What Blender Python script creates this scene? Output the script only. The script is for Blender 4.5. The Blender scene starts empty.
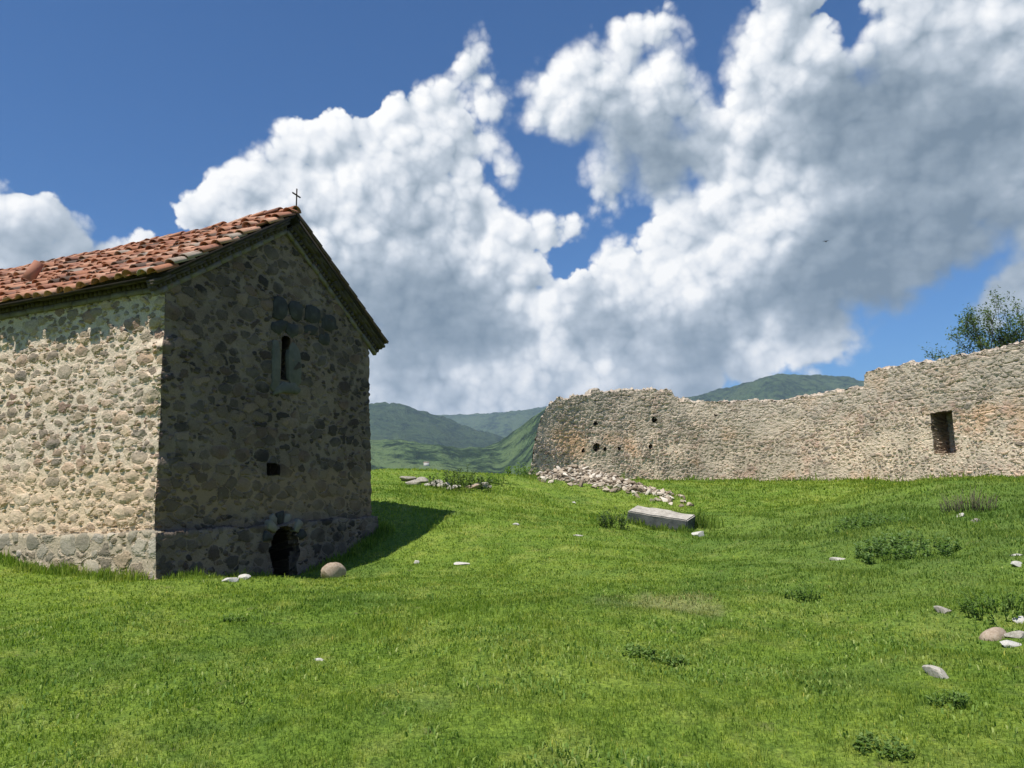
import bpy, math, random
import numpy as np
from mathutils import Vector, Matrix
random.seed(7); rng = np.random.default_rng(11)
sc = bpy.context.scene
COL = sc.collection
PI = math.pi
EYE = 1.65

# ------------------------------------------------------------------ camera
def cam_rot(p, r):
    return Matrix.Rotation(math.radians(90 + p), 3, 'X') @ Matrix.Rotation(math.radians(r), 3, 'Z')
CR = cam_rot(8.0, -1.8)
F = 769.0
cam_d = bpy.data.cameras.new('camera'); cam = bpy.data.objects.new('camera', cam_d); COL.objects.link(cam)
cam.location = (0, 0, EYE); cam.rotation_euler = CR.to_euler()
cam_d.sensor_width = 36.0; cam_d.lens = F / 1024 * 36.0
cam_d.clip_start = 0.1; cam_d.clip_end = 40000
sc.camera = cam

def ray(px, py):
    return CR @ Vector(((px - 512) / F, -(py - 384) / F, -1.0))
def at(px, py, Y):
    "the point of the place seen in direction (px, py) at forward distance Y"
    v = ray(px, py); t = Y / v.y
    return Vector((0, 0, EYE)) + v * t
def direction(px, py):
    return ray(px, py).normalized()

SUN_AZ, SUN_EL = 218.0, 61.0
SUN_DIR = Vector((math.sin(math.radians(SUN_AZ)) * math.cos(math.radians(SUN_EL)),
                  math.cos(math.radians(SUN_AZ)) * math.cos(math.radians(SUN_EL)), math.sin(math.radians(SUN_EL))))

# ------------------------------------------------------------------ noise in numpy
def _hash(ix, iy, s):
    n = (ix.astype(np.int64) * 374761393 + iy.astype(np.int64) * 668265263 + s * 974634777) & 0x7fffffff
    n = ((n ^ (n >> 13)) * 1274126177) & 0x7fffffff
    return ((n ^ (n >> 16)) & 0xffff) / 65535.0
def vnoise(x, y, s=0):
    x = np.asarray(x, float); y = np.asarray(y, float)
    ix = np.floor(x); iy = np.floor(y); fx = x - ix; fy = y - iy
    ix = ix.astype(np.int64); iy = iy.astype(np.int64)
    fx = fx * fx * (3 - 2 * fx); fy = fy * fy * (3 - 2 * fy)
    a = _hash(ix, iy, s); b = _hash(ix + 1, iy, s); c = _hash(ix, iy + 1, s); d = _hash(ix + 1, iy + 1, s)
    return (a * (1 - fx) + b * fx) * (1 - fy) + (c * (1 - fx) + d * fx) * fy - 0.5
def fbm(x, y, o=4, s=0):
    t = 0; a = 1.0; f = 1.0
    for k in range(o):
        t = t + a * vnoise(np.asarray(x) * f + 17.3 * k, np.asarray(y) * f - 9.1 * k, s + k); a *= .5; f *= 2.03
    return t
def sstep(a, b, x):
    t = np.clip((np.asarray(x, float) - a) / (b - a), 0, 1); return t * t * (3 - 2 * t)

# ------------------------------------------------------------------ objects
def new_mesh(name, V, Fs, mats=(), uv=None, midx=None, smooth=False, attrs=None):
    """V (n,3); Fs list of (m,k) int arrays (k = 3 or 4); uv per vertex (n,2)"""
    me = bpy.data.meshes.new(name)
    V = np.asarray(V, np.float32)
    if isinstance(Fs, np.ndarray): Fs = [Fs]
    Fs = [np.asarray(f, np.int32) for f in Fs if len(f)]
    loops = np.concatenate([f.ravel() for f in Fs])
    tot = np.concatenate([np.full(len(f), f.shape[1], np.int32) for f in Fs])
    start = np.concatenate([[0], np.cumsum(tot)[:-1]]).astype(np.int32)
    me.vertices.add(len(V)); me.vertices.foreach_set('co', V.ravel())
    me.loops.add(len(loops)); me.loops.foreach_set('vertex_index', loops)
    me.polygons.add(len(tot)); me.polygons.foreach_set('loop_start', start)
    try: me.polygons.foreach_set('loop_total', tot)
    except Exception: pass
    if smooth: me.polygons.foreach_set('use_smooth', np.ones(len(tot), bool))
    if uv is not None:
        l = me.uv_layers.new(name='UVMap'); l.data.foreach_set('uv', np.asarray(uv, np.float32)[loops].ravel())
    for m in mats: me.materials.append(m)
    if midx is not None: me.polygons.foreach_set('material_index', np.asarray(midx, np.int32))
    for k, a in (attrs or {}).items():
        at_ = me.attributes.new(k, 'FLOAT', 'POINT'); at_.data.foreach_set('value', np.asarray(a, np.float32))
    me.update(calc_edges=True); me.validate()
    return me
def link(name, me, parent=None, loc=None):
    o = bpy.data.objects.new(name, me); COL.objects.link(o)
    if parent: o.parent = parent
    if loc is not None: o.location = loc
    return o
def tag(o, label, cat, group=None):
    o['label'] = label; o['category'] = cat
    if group: o['group'] = group
    return o
def empty(name, loc, rz=0):
    o = bpy.data.objects.new(name, None); COL.objects.link(o); o.location = loc; o.rotation_euler.z = rz; o.empty_display_size = .3
    return o

class MB:
    "collects shapes for ONE mesh"
    def __init__(s): s.V = []; s.F3 = []; s.F4 = []; s.n = 0; s.A = []; s.UV = []
    def add(s, V, faces, a=0.0, uv=None):
        V = np.asarray(V, float)
        for f in faces:
            (s.F3 if len(f) == 3 else s.F4).append([i + s.n for i in f])
        s.V.append(V); s.A.append(np.full(len(V), a)); s.n += len(V)
        s.UV.append(np.asarray(uv, float) if uv is not None else V[:, [0, 2]] + V[:, [1, 1]] * .7)
    def box(s, o, ax, ay, az, a=0.0, jit=0.0):
        "corner o and three edge vectors"
        o, ax, ay, az = [np.asarray(q, float) for q in (o, ax, ay, az)]
        V = np.array([o, o + ax, o + ax + ay, o + ay, o + az, o + ax + az, o + ax + ay + az, o + ay + az])
        if jit: V += rng.normal(0, jit, V.shape)
        s.add(V, [(0, 3, 2, 1), (4, 5, 6, 7), (0, 1, 5, 4), (1, 2, 6, 5), (2, 3, 7, 6), (3, 0, 4, 7)], a)
    def tube(s, pts, rad, n=6, a=0.0, cap=True):
        pts = [Vector(p) for p in pts]; ring = []; V = []
        up = Vector((0, 0, 1))
        for i, p in enumerate(pts):
            d = (pts[min(i + 1, len(pts) - 1)] - pts[max(i - 1, 0)]).normalized()
            x = d.cross(up if abs(d.z) < .95 else Vector((1, 0, 0))).normalized(); y = x.cross(d)
            for k in range(n):
                t = 2 * PI * k / n; V.append(p + (x * math.cos(t) + y * math.sin(t)) * rad[i])
        fs = []
        for i in range(len(pts) - 1):
            for k in range(n):
                fs.append((i * n + k, i * n + (k + 1) % n, (i + 1) * n + (k + 1) % n, (i + 1) * n + k))
        if cap:
            V.append(pts[0]); V.append(pts[-1]); m = len(V)
            for k in range(n):
                fs.append((m - 2, (k + 1) % n, k)); fs.append((m - 1, (len(pts) - 1) * n + k, (len(pts) - 1) * n + (k + 1) % n))
        s.add([list(v) for v in V], fs, a)
    def build(s, name, mat, parent=None, smooth=False, loc=None):
        V = np.concatenate(s.V); A = np.concatenate(s.A)
        Fs = [np.array(f) for f in (s.F3, s.F4) if len(f)]
        return link(name, new_mesh(name, V, Fs, [mat] if mat else [], np.concatenate(s.UV), None, smooth, {'rnd': A}), parent, loc)

# ------------------------------------------------------------------ node helpers
class NT:
    def __init__(s, t): s.t = t; s.n = t.nodes; s.l = t.links; s.k = 0
    def new(s, typ, **kw):
        n = s.n.new(typ); n.location = (s.k % 40 * 180, -(s.k // 40) * 260); s.k += 1
        for a, b in kw.items(): setattr(n, a, b)
        return n
    def set(s, sock, v):
        if v is None: return
        if isinstance(v, bpy.types.NodeSocket): s.l.new(v, sock)
        else: sock.default_value = v
    def math(s, op, a, b=None, c=None, clamp=False):
        n = s.new('ShaderNodeMath', operation=op, use_clamp=clamp)
        s.set(n.inputs[0], a); s.set(n.inputs[1], b); s.set(n.inputs[2], c); return n.outputs[0]
    def vec(s, op, a, b=None, scale=None):
        n = s.new('ShaderNodeVectorMath', operation=op)
        s.set(n.inputs[0], a); s.set(n.inputs[1], b)
        if scale is not None: s.set(n.inputs['Scale'], scale)
        return n.outputs['Value'] if op in ('DISTANCE', 'LENGTH', 'DOT_PRODUCT') else n.outputs['Vector']
    def noise(s, v, scale, detail=3, rough=.55, dist=0.0, out='Fac', dim='3D'):
        n = s.new('ShaderNodeTexNoise', noise_dimensions=dim)
        s.set(n.inputs['Vector'], v); s.set(n.inputs['Scale'], scale); s.set(n.inputs['Detail'], detail)
        s.set(n.inputs['Roughness'], rough); s.set(n.inputs['Distortion'], dist); return n.outputs[out]
    def voronoi(s, v, scale=1.0, feature='F1', rnd=1.0, dim='3D', detail=0.0, rough=.5):
        n = s.new('ShaderNodeTexVoronoi', voronoi_dimensions=dim, feature=feature)
        s.set(n.inputs['Vector'], v); s.set(n.inputs['Scale'], scale); s.set(n.inputs['Randomness'], rnd)
        if 'Detail' in n.inputs: s.set(n.inputs['Detail'], detail); s.set(n.inputs['Roughness'], rough)
        return n
    def ramp(s, fac, stops, interp='LINEAR'):
        n = s.new('ShaderNodeValToRGB'); cr = n.color_ramp; cr.interpolation = interp
        while len(cr.elements) > 1: cr.elements.remove(cr.elements[-1])
        for i, (p, c) in enumerate(stops):
            e = cr.elements[0] if i == 0 else cr.elements.new(p)
            e.position = p; e.color = (*c, 1) if len(c) == 3 else c
        s.set(n.inputs[0], fac); return n.outputs[0]
    def mix(s, f, a, b, typ='MIX', clamp=False):
        n = s.new('ShaderNodeMix', data_type='RGBA', blend_type=typ, clamp_result=clamp)
        s.set(n.inputs[0], f)
        for k, v in ((6, a), (7, b)):
            if isinstance(v, tuple) and len(v) == 3: v = (*v, 1)
            s.set(n.inputs[k], v)
        return n.outputs[2]
    def mixf(s, f, a, b):
        n = s.new('ShaderNodeMix', data_type='FLOAT'); s.set(n.inputs[0], f); s.set(n.inputs[2], a); s.set(n.inputs[3], b); return n.outputs[0]
    def smooth(s, x, a, b, o0=0.0, o1=1.0):
        n = s.new('ShaderNodeMapRange', interpolation_type='SMOOTHSTEP')
        s.set(n.inputs[0], x); s.set(n.inputs[1], a); s.set(n.inputs[2], b); s.set(n.inputs[3], o0); s.set(n.inputs[4], o1); return n.outputs[0]
    def lin(s, x, a, b, o0=0.0, o1=1.0):
        n = s.new('ShaderNodeMapRange'); s.set(n.inputs[0], x); s.set(n.inputs[1], a); s.set(n.inputs[2], b); s.set(n.inputs[3], o0); s.set(n.inputs[4], o1); return n.outputs[0]
    def comb(s, x, y, z):
        n = s.new('ShaderNodeCombineXYZ'); s.set(n.inputs[0], x); s.set(n.inputs[1], y); s.set(n.inputs[2], z); return n.outputs[0]
    def sep(s, v):
        n = s.new('ShaderNodeSeparateXYZ'); s.set(n.inputs[0], v); return n.outputs
    def attr(s, name, out='Fac'):
        n = s.new('ShaderNodeAttribute', attribute_name=name); return n.outputs[out]
    def bump(s, h, strength=.5, dist=.02):
        n = s.new('ShaderNodeBump'); s.set(n.inputs['Strength'], strength); s.set(n.inputs['Distance'], dist); s.set(n.inputs['Height'], h); return n.outputs[0]

def material(name):
    m = bpy.data.materials.new(name); m.use_nodes = True; t = NT(m.node_tree)
    b = m.node_tree.nodes['Principled BSDF']; b.inputs['Roughness'].default_value = .9
    b.inputs['Specular IOR Level'].default_value = .2
    return m, t, b
def out_node(m): return m.node_tree.nodes['Material Output']

# ------------------------------------------------------------------ masonry
def masonry(name, su=4.0, sv=5.6, stones=None, mortar=((.40, .35, .27), (.50, .46, .40)), amp=.035, course=0.0, big=.55, mort_w=.10, patches=None, grime=.5, rnd_=.92, lone=(.42, .75), zone=None, boulder=.74, warm=None, smear=0.0, drift=.16):
    m, t, b = material(name)
    uvn = t.new('ShaderNodeUVMap', uv_map='UVMap').outputs[0]
    w1 = t.vec('SUBTRACT', t.noise(uvn, 1.7, 2, out='Color'), (.5, .5, .5))
    w2 = t.vec('SUBTRACT', t.noise(uvn, 9.0, 2, out='Color'), (.5, .5, .5))
    p = t.vec('ADD', uvn, t.vec('SCALE', w1, scale=drift)); p = t.vec('ADD', p, t.vec('SCALE', w2, scale=.06))
    s = t.vec('MULTIPLY', p, (su, sv, 0.0))
    hf = t.math('SUBTRACT', t.noise(uvn, 13, 3, .6), .5)
    vA = t.voronoi(s, 1, 'F1', rnd_, '2D'); cA = vA.outputs['Color']; dA = vA.outputs['Distance']
    eA = t.math('ADD', t.voronoi(s, 1, 'DISTANCE_TO_EDGE', rnd_, '2D').outputs['Distance'], t.math('MULTIPLY', hf, .30))
    wn = t.noise(uvn, 1.1, 3)
    mw = t.lin(wn, .35, .7, mort_w * .35, mort_w * 1.9)
    if zone: mw = t.math('MULTIPLY', mw, zone(t, uvn))
    rA = t.sep(cA)
    rad = t.math('ADD', t.lin(rA[1], 0, 1, lone[0], lone[1]), t.math('MULTIPLY', hf, .55))
    if zone: rad = t.math('SUBTRACT', rad, t.math('MULTIPLY', mw, .6))
    stA = t.math('MULTIPLY', t.smooth(eA, t.math('MULTIPLY', mw, .6), t.math('MULTIPLY', mw, 1.5)), t.smooth(t.math('SUBTRACT', rad, dA), -.03, .06))
    # some cells break up into small rubble bedded in mortar
    sC_ = t.vec('MULTIPLY', p, (su * 2.1, sv * 1.9, 0.0))
    vC = t.voronoi(sC_, 1, 'F1', 1.0, '2D'); cC = vC.outputs['Color']
    eC = t.math('SUBTRACT', .50, t.math('ADD', vC.outputs['Distance'], t.math('MULTIPLY', hf, .3)))
    stC = t.math('MULTIPLY', t.smooth(eC, .0, .12), t.math('GREATER_THAN', t.sep(cC)[2], .30))
    small = t.math('GREATER_THAN', rA[2], big)
    st = t.mixf(small, stA, t.math('MULTIPLY', stC, t.smooth(eA, -.02, .05)))
    # a few large boulders
    vB_ = t.vec('ADD', t.vec('MULTIPLY', p, (su * .55, sv * .58, 0.0)), (3.3, 7.7, 0))
    vB = t.voronoi(vB_, 1, 'F1', .95, '2D'); rB = t.sep(vB.outputs['Color'])
    eB = t.math('SUBTRACT', t.math('ADD', .30, t.math('MULTIPLY', rB[0], .14)), t.math('ADD', vB.outputs['Distance'], t.math('MULTIPLY', hf, .16)))
    isB = t.math('GREATER_THAN', rB[1], boulder)
    bigm = t.math('MULTIPLY', isB, t.smooth(eB, .0, .05))
    ringB = t.math('MULTIPLY', isB, t.smooth(eB, -.09, -.02))
    st = t.mixf(ringB, st, bigm)
    if smear: st = t.math('MULTIPLY', st, t.math('SUBTRACT', 1.0, t.math('MULTIPLY', t.smooth(t.math('ADD', t.noise(t.vec('ADD', uvn, (7.0, 3.0, 0)), .9, 5, .6), t.math('MULTIPLY', hf, .12)), .50, .60), smear)))
    rnd = t.mixf(small, rA[0], t.sep(cC)[0]); rnd = t.mixf(ringB, rnd, rB[0])
    rnd2 = t.mixf(small, rA[1], t.sep(cC)[1])
    col = t.ramp(rnd, stones, 'CONSTANT')
    n1 = t.noise(uvn, 38, 4, .65); n2 = t.noise(uvn, 7, 4, .6); n3 = t.noise(uvn, .55, 3, .6)
    col = t.mix(1.0, col, t.ramp(rnd2, [(0, (.72, .72, .72)), (.5, (1, 1, 1)), (1, (1.25, 1.2, 1.12))]), 'MULTIPLY')
    mcol = t.mix(n2, mortar[0], mortar[1])
    col = t.mix(st, mcol, col)
    col = t.mix(1.0, col, t.ramp(n1, [(.25, (.62, .62, .62)), (.55, (1, 1, 1)), (.8, (1.25, 1.25, 1.25))]), 'MULTIPLY')
    col = t.mix(1.0, col, t.ramp(n3, [(.3, (1 - .45 * grime,) * 3), (.62, (1.08, 1.06, 1.02))]), 'MULTIPLY')
    # small holes and missing mortar
    vh = t.voronoi(t.vec('MULTIPLY', p, (su * 1.3, sv * 1.5, 0.0)), 1, 'F1', 1.0, '2D')
    hole = t.math('MULTIPLY', t.math('GREATER_THAN', t.sep(vh.outputs['Color'])[0], .80), t.smooth(vh.outputs['Distance'], .26, .13))
    hole = t.math('MULTIPLY', hole, t.smooth(st, .6, .2))
    if patches: col = patches(t, uvn, col, st)
    # lichen
    li = t.smooth(t.noise(uvn, 5.5, 5, .7), .63, .72)
    col = t.mix(t.math('MULTIPLY', li, .35), col, (.36, .36, .24))
    if warm: col = t.mix(1.0, col, warm, 'MULTIPLY')
    t.set(b.inputs['Base Color'], col)
    round_ = t.mixf(small, t.smooth(t.math('SUBTRACT', rad, dA), 0, .34), t.smooth(eC, 0, .32)); round_ = t.mixf(bigm, round_, t.smooth(eB, .0, .28))
    h = t.math('MULTIPLY', st, t.math('ADD', .42, t.math('MULTIPLY', round_, t.math('ADD', .12, t.math('MULTIPLY', rnd2, .6)))))
    h = t.math('ADD', h, t.math('MULTIPLY', n2, .55)); h = t.math('ADD', h, t.math('ADD', t.math('MULTIPLY', n1, .16), t.math('MULTIPLY', hf, .5)))
    h = t.math('SUBTRACT', h, t.math('MULTIPLY', hole, 1.1))
    if zone:   # open bed joints between the upper courses
        yy = t.sep(p)[1]; fr = t.math('ABSOLUTE', t.math('SUBTRACT', t.math('FRACT', t.math('ADD', t.math('MULTIPLY', yy, 2.7), t.math('MULTIPLY', t.noise(uvn, .6, 3), 2.2))), .5))
        seam = t.math('MULTIPLY', t.smooth(fr, .10, .0), t.smooth(t.noise(t.vec('MULTIPLY', uvn, (.7, 2.0, 0)), 1.6, 3), .46, .58))
        h = t.math('SUBTRACT', h, t.math('MULTIPLY', seam, t.smooth(t.attr('topd'), 3.0, 1.2, .2, 1.0)))
    d = t.new('ShaderNodeDisplacement'); d.inputs['Midlevel'].default_value = .55; d.inputs['Scale'].default_value = amp
    t.set(d.inputs['Height'], h); t.l.new(d.outputs[0], out_node(m).inputs['Displacement'])
    m.displacement_method = 'BOTH'
    b.inputs['Roughness'].default_value = .93
    return m

ST_CHAPEL = [(0, (.25, .215, .18)), (.14, (.33, .28, .22)), (.30, (.39, .32, .24)), (.42, (.20, .18, .16)), (.50, (.36, .28, .22)), (.64, (.29, .255, .205)), (.76, (.43, .37, .30)), (.88, (.28, .205, .17)), (.95, (.46, .42, .36))]
ST_GABLE_SHADED = [(0, (.075, .07, .065)), (.2, (.145, .13, .108)), (.36, (.20, .175, .14)), (.44, (.05, .048, .047)), (.58, (.145, .115, .095)), (.70, (.095, .09, .082)), (.84, (.23, .20, .165)), (.92, (.07, .058, .053))]  # darker stones, with the gable's shade also put into the colours
ST_RUIN = [(0, (.30, .27, .23)), (.15, (.39, .345, .29)), (.30, (.22, .195, .17)), (.44, (.41, .325, .275)), (.56, (.34, .285, .235)), (.68, (.24, .19, .165)), (.80, (.50, .46, .41)), (.90, (.16, .145, .13))]

def chapel_patches(t, uv, col, st):
    x, y, z = t.sep(uv)
    n = t.noise(uv, 1.3, 4, .6)
    # ochre render kept on the lower part of the long wall
    low = t.smooth(t.math('ADD', y, t.math('MULTIPLY', t.math('SUBTRACT', n, .5), 1.3)), 2.1, 1.2)
    f = t.math('MULTIPLY', low, t.math('SUBTRACT', 1.0, t.math('MULTIPLY', st, .45)))
    f = t.math('MULTIPLY', f, t.smooth(x, .3, -.3))
    return t.mix(t.math('MULTIPLY', f, .7), col, t.mix(t.noise(uv, 6, 3), (.50, .385, .25), (.61, .50, .36)))
ST_PLINTH = [(0, (.26, .25, .21)), (.2, (.33, .31, .26)), (.4, (.22, .20, .165)), (.55, (.38, .36, .31)), (.7, (.29, .25, .20)), (.85, (.42, .40, .36))]
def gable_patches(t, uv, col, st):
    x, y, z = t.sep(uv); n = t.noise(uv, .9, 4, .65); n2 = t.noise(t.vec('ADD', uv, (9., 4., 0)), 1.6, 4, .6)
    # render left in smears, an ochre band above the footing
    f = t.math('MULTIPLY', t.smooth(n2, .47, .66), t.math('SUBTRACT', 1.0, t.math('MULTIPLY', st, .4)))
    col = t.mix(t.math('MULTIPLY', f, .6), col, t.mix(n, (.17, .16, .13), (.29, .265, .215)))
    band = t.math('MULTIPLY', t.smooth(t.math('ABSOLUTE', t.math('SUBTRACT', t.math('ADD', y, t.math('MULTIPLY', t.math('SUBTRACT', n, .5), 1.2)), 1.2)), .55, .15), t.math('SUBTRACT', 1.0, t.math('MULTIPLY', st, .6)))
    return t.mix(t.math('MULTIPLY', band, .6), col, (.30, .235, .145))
def ruin_patches(t, uv, col, st):
    x, y, z = t.sep(uv)
    gr = t.smooth(t.noise(t.vec('ADD', uv, (70., 2., 0)), .30, 4, .62), .46, .60); col = t.mix(t.math('MULTIPLY', gr, .5), col, t.mix(t.noise(uv, 7, 4), (.17, .16, .135), (.34, .32, .275)))
    n = t.noise(uv, .42, 4, .6); n2 = t.noise(t.vec('ADD', uv, (31.0, 5.0, 0)), .8, 3, .6)
    col = t.mix(t.math('MULTIPLY', t.smooth(n, .55, .68), .5), col, (.52, .34, .21))
    col = t.mix(t.math('MULTIPLY', t.smooth(n2, .56, .70), .45), col, (.42, .28, .23))
    # the ochre stain near the broken end
    oc = t.math('ADD', t.vec('DISTANCE', t.vec('MULTIPLY', uv, (1, 1.25, 0)), (2.3, 4.75, 0)), t.math('MULTIPLY', t.math('SUBTRACT', n2, .5), 2.2))
    col = t.mix(t.math('MULTIPLY', t.smooth(oc, 1.3, .3), .6), col, (.56, .37, .215))
    # rain washed grey top courses
    top = t.smooth(t.math('ADD', t.attr('topd'), t.math('MULTIPLY', t.math('SUBTRACT', n2, .5), 1.2)), 2.2, .4)
    return t.mix(t.math('MULTIPLY', top, .5), col, t.mix(t.noise(uv, 9, 3), (.25, .24, .205), (.42, .40, .35)))

M = {}
def ruin_zone(t, uv):
    "flush pale mortar low down, open dry courses above"
    td = t.attr('topd'); n = t.noise(uv, .35, 3)
    return t.smooth(t.math('ADD', td, t.math('MULTIPLY', t.math('SUBTRACT', n, .5), 2.4)), 1.7, 3.0, .55, 2.0)
M['chapel'] = masonry('rubble_masonry', 3.8, 5.8, ST_CHAPEL, ((.50, .43, .35), (.68, .61, .525)), .05, patches=chapel_patches, mort_w=.075, grime=.3, lone=(.34, .75), boulder=.70, warm=(1.06, 1.0, .93), smear=.3, big=.48)
M['gable'] = masonry('shaded_gable_masonry', 3.3, 5.5, ST_GABLE_SHADED, ((.155, .137, .112), (.26, .23, .19)), .032, patches=gable_patches, mort_w=.05, grime=.8, big=.52, lone=(.36, .92), rnd_=.86, boulder=.62, smear=.3, warm=(1.06, .91, .86))  # stone and mortar darkened: the gable's shade is partly in the colour
M['plinth'] = masonry('plinth_masonry', 3.4, 3.8, ST_PLINTH, ((.36, .32, .255), (.49, .44, .36)), .035, mort_w=.09, grime=.35, big=.7, lone=(.34, .75), warm=(1.06, .99, .88))
M['ruin'] = masonry('ruin_masonry', 4.3, 8.0, ST_RUIN, ((.50, .435, .36), (.62, .555, .475)), .052, patches=ruin_patches, mort_w=.10, grime=.4, rnd_=.75, zone=ruin_zone, big=.66, lone=(.36, .80), boulder=.84, warm=(1.25, 1.16, 1.07), smear=.45, drift=.34)

def simple(name, stops, scale=8, detail=5, bump=.4, bd=.02, rough=.9, rnd=0.0, coord='Object', extra=None):
    m, t, b = material(name)
    co = t.new('ShaderNodeTexCoord').outputs[coord]
    f = t.noise(co, scale, detail, .62)
    if rnd:
        oi = t.new('ShaderNodeObjectInfo').outputs['Random']
        f = t.math('ADD', f, t.math('MULTIPLY', t.math('SUBTRACT', oi, .5), rnd))
    c = t.ramp(f, stops)
    if extra: c = extra(t, co, c)
    t.set(b.inputs['Base Color'], c)
    t.set(b.inputs['Normal'], t.bump(t.noise(co, scale * 3, 6, .7), bump, bd)); b.inputs['Roughness'].default_value = rough
    return m
M['pale_stone'] = simple('pale_limestone', [(.2, (.22, .195, .155)), (.5, (.38, .345, .285)), (.8, (.54, .51, .45))], 7, rnd=.5)
M['white_stone'] = simple('white_limestone', [(.2, (.30, .27, .22)), (.45, (.50, .47, .41)), (.8, (.68, .66, .61))], 9)
M['brown_stone'] = simple('brown_sandstone', [(.2, (.22, .165, .115)), (.5, (.37, .285, .205)), (.8, (.48, .40, .31))], 6)
M['rubble'] = simple('rubble_stone', [(.1, (.20, .155, .11)), (.35, (.36, .29, .21)), (.6, (.48, .40, .30)), (.9, (.62, .55, .45))], 5, rnd=1.1)
m, t, b = material('rubble_chips'); M['chips'] = m
c = t.ramp(t.attr('rnd'), [(0, (.20, .155, .11)), (.3, (.36, .29, .21)), (.6, (.48, .40, .30)), (1, (.62, .55, .45))]); t.set(b.inputs['Base Color'], c)
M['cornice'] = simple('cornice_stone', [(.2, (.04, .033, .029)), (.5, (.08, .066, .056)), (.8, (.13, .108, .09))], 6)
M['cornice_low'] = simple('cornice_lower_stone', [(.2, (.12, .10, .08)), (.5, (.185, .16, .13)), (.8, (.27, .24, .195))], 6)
M['dark_block'] = simple('dark_basalt', [(.2, (.03, .029, .027)), (.5, (.052, .050, .046)), (.8, (.09, .086, .078))], 7)
M['arch'] = simple('arch_stone', [(.2, (.15, .13, .10)), (.5, (.22, .195, .15)), (.8, (.30, .27, .215))], 6)
M['plaster'] = simple('lime_plaster', [(.2, (.075, .073, .062)), (.5, (.12, .115, .095)), (.8, (.19, .178, .145))], 5)
M['iron'] = simple('rusty_iron', [(.2, (.03, .025, .022)), (.6, (.06, .045, .04)), (.9, (.10, .06, .045))], 20)
M['deck'] = simple('shaded_deck_boards', [(.2, (.02, .017, .015)), (.8, (.045, .038, .032))], 5)  # near-black boards: shade under the eaves put into the colour
M['dark'] = simple('dark_interior', [(.2, (.02, .02, .02)), (.8, (.04, .04, .035))], 4)
M['bark'] = simple('bark', [(.2, (.05, .042, .035)), (.6, (.10, .085, .07)), (.9, (.17, .15, .125))], 14)
M['dry_twig'] = simple('dry_twig', [(.2, (.07, .055, .04)), (.6, (.13, .105, .075)), (.9, (.20, .17, .12))], 14)
def slab_extra(t, co, c):
    g = t.new('ShaderNodeNewGeometry').outputs['Normal']
    # paler on the upper face only
    f = t.smooth(t.math('ADD', t.sep(g)[2], t.math('MULTIPLY', t.math('SUBTRACT', t.noise(co, 5, 4), .5), .5)), .55, .8)
    return t.mix(f, c, t.ramp(t.noise(co, 6, 6, .7), [(.3, (.24, .215, .175)), (.5, (.40, .365, .305)), (.72, (.54, .50, .43))]))
M['slab'] = simple('weathered_block', [(.3, (.05, .055, .055)), (.5, (.095, .10, .098)), (.75, (.15, .155, .145))], 5, extra=slab_extra)

m, t, b = material('terracotta_tile'); M['tile'] = m
co = t.new('ShaderNodeTexCoord').outputs['Object']; r = t.attr('rnd')
c = t.ramp(r, [(0, (.37, .165, .095)), (.22, (.45, .225, .14)), (.40, (.34, .155, .10)), (.54, (.52, .29, .19)), (.68, (.26, .125, .085)), (.78, (.43, .255, .175)), (.86, (.12, .08, .06)), (.95, (.36, .29, .23))], 'CONSTANT')
c = t.mix(t.smooth(t.noise(co, 5, 6, .7), .52, .72), c, (.13, .095, .08))
c = t.mix(t.math('MULTIPLY', t.smooth(t.noise(co, 9, 5, .7), .6, .72), .6), c, (.40, .33, .26))
t.set(b.inputs['Base Color'], c); t.set(b.inputs['Normal'], t.bump(t.noise(co, 40, 4), .3, .01)); b.inputs['Roughness'].default_value = .85

# ------------------------------------------------------------------ the lie of the land
P0 = Vector((-5.4433, 11.8, .586)); LA = math.radians(-67.0)
Ld = Vector((math.sin(LA), math.cos(LA), 0)); Gd = Vector((Ld.y, -Ld.x, 0)); Od = -Ld    # Od: out of the gable
pts = []
def gp(px, py, Y): p = at(px, py, Y); pts.append((p.x, p.y, p.z))
for x, y, z in [(-14, -12, 0), (0, -12, -.1), (14, -12, 0), (-8, 0, .05), (0, 0, 0), (8, 0, 0), (-3.5, 4.6, 0), (0, 4.5, 0), (3.4, 4.4, .02), (-14, 6, .3), (14, 6, .15), (-25, 0, .2), (25, 0, .2),
                (-6.2, 9.3, .27), (-12, 12, .8), (-14.5, 16, 1.0), (-4.35, 14.4, .2), (-3.7, 13.9, .22), (-4.9, 12.9, .45), (-3.2, 17.06, .85), (-2.95, 16.2, .5), (-3.8, 20.5, 1.65), (-9, 22, 1.9), (-20, 24, 2.0),
                (-10, 35, 2.0), (-3, 34, 1.6), (3, 40, 1.3), (12, 42, 1.5), (22, 34, 1.5), (24, 22, 1.4), (28, 12, .8)]:
    pts.append((x, y, z))
pts.append((P0.x, P0.y, P0.z)); pts.append((-8.7, 13.18, .85))
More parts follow.
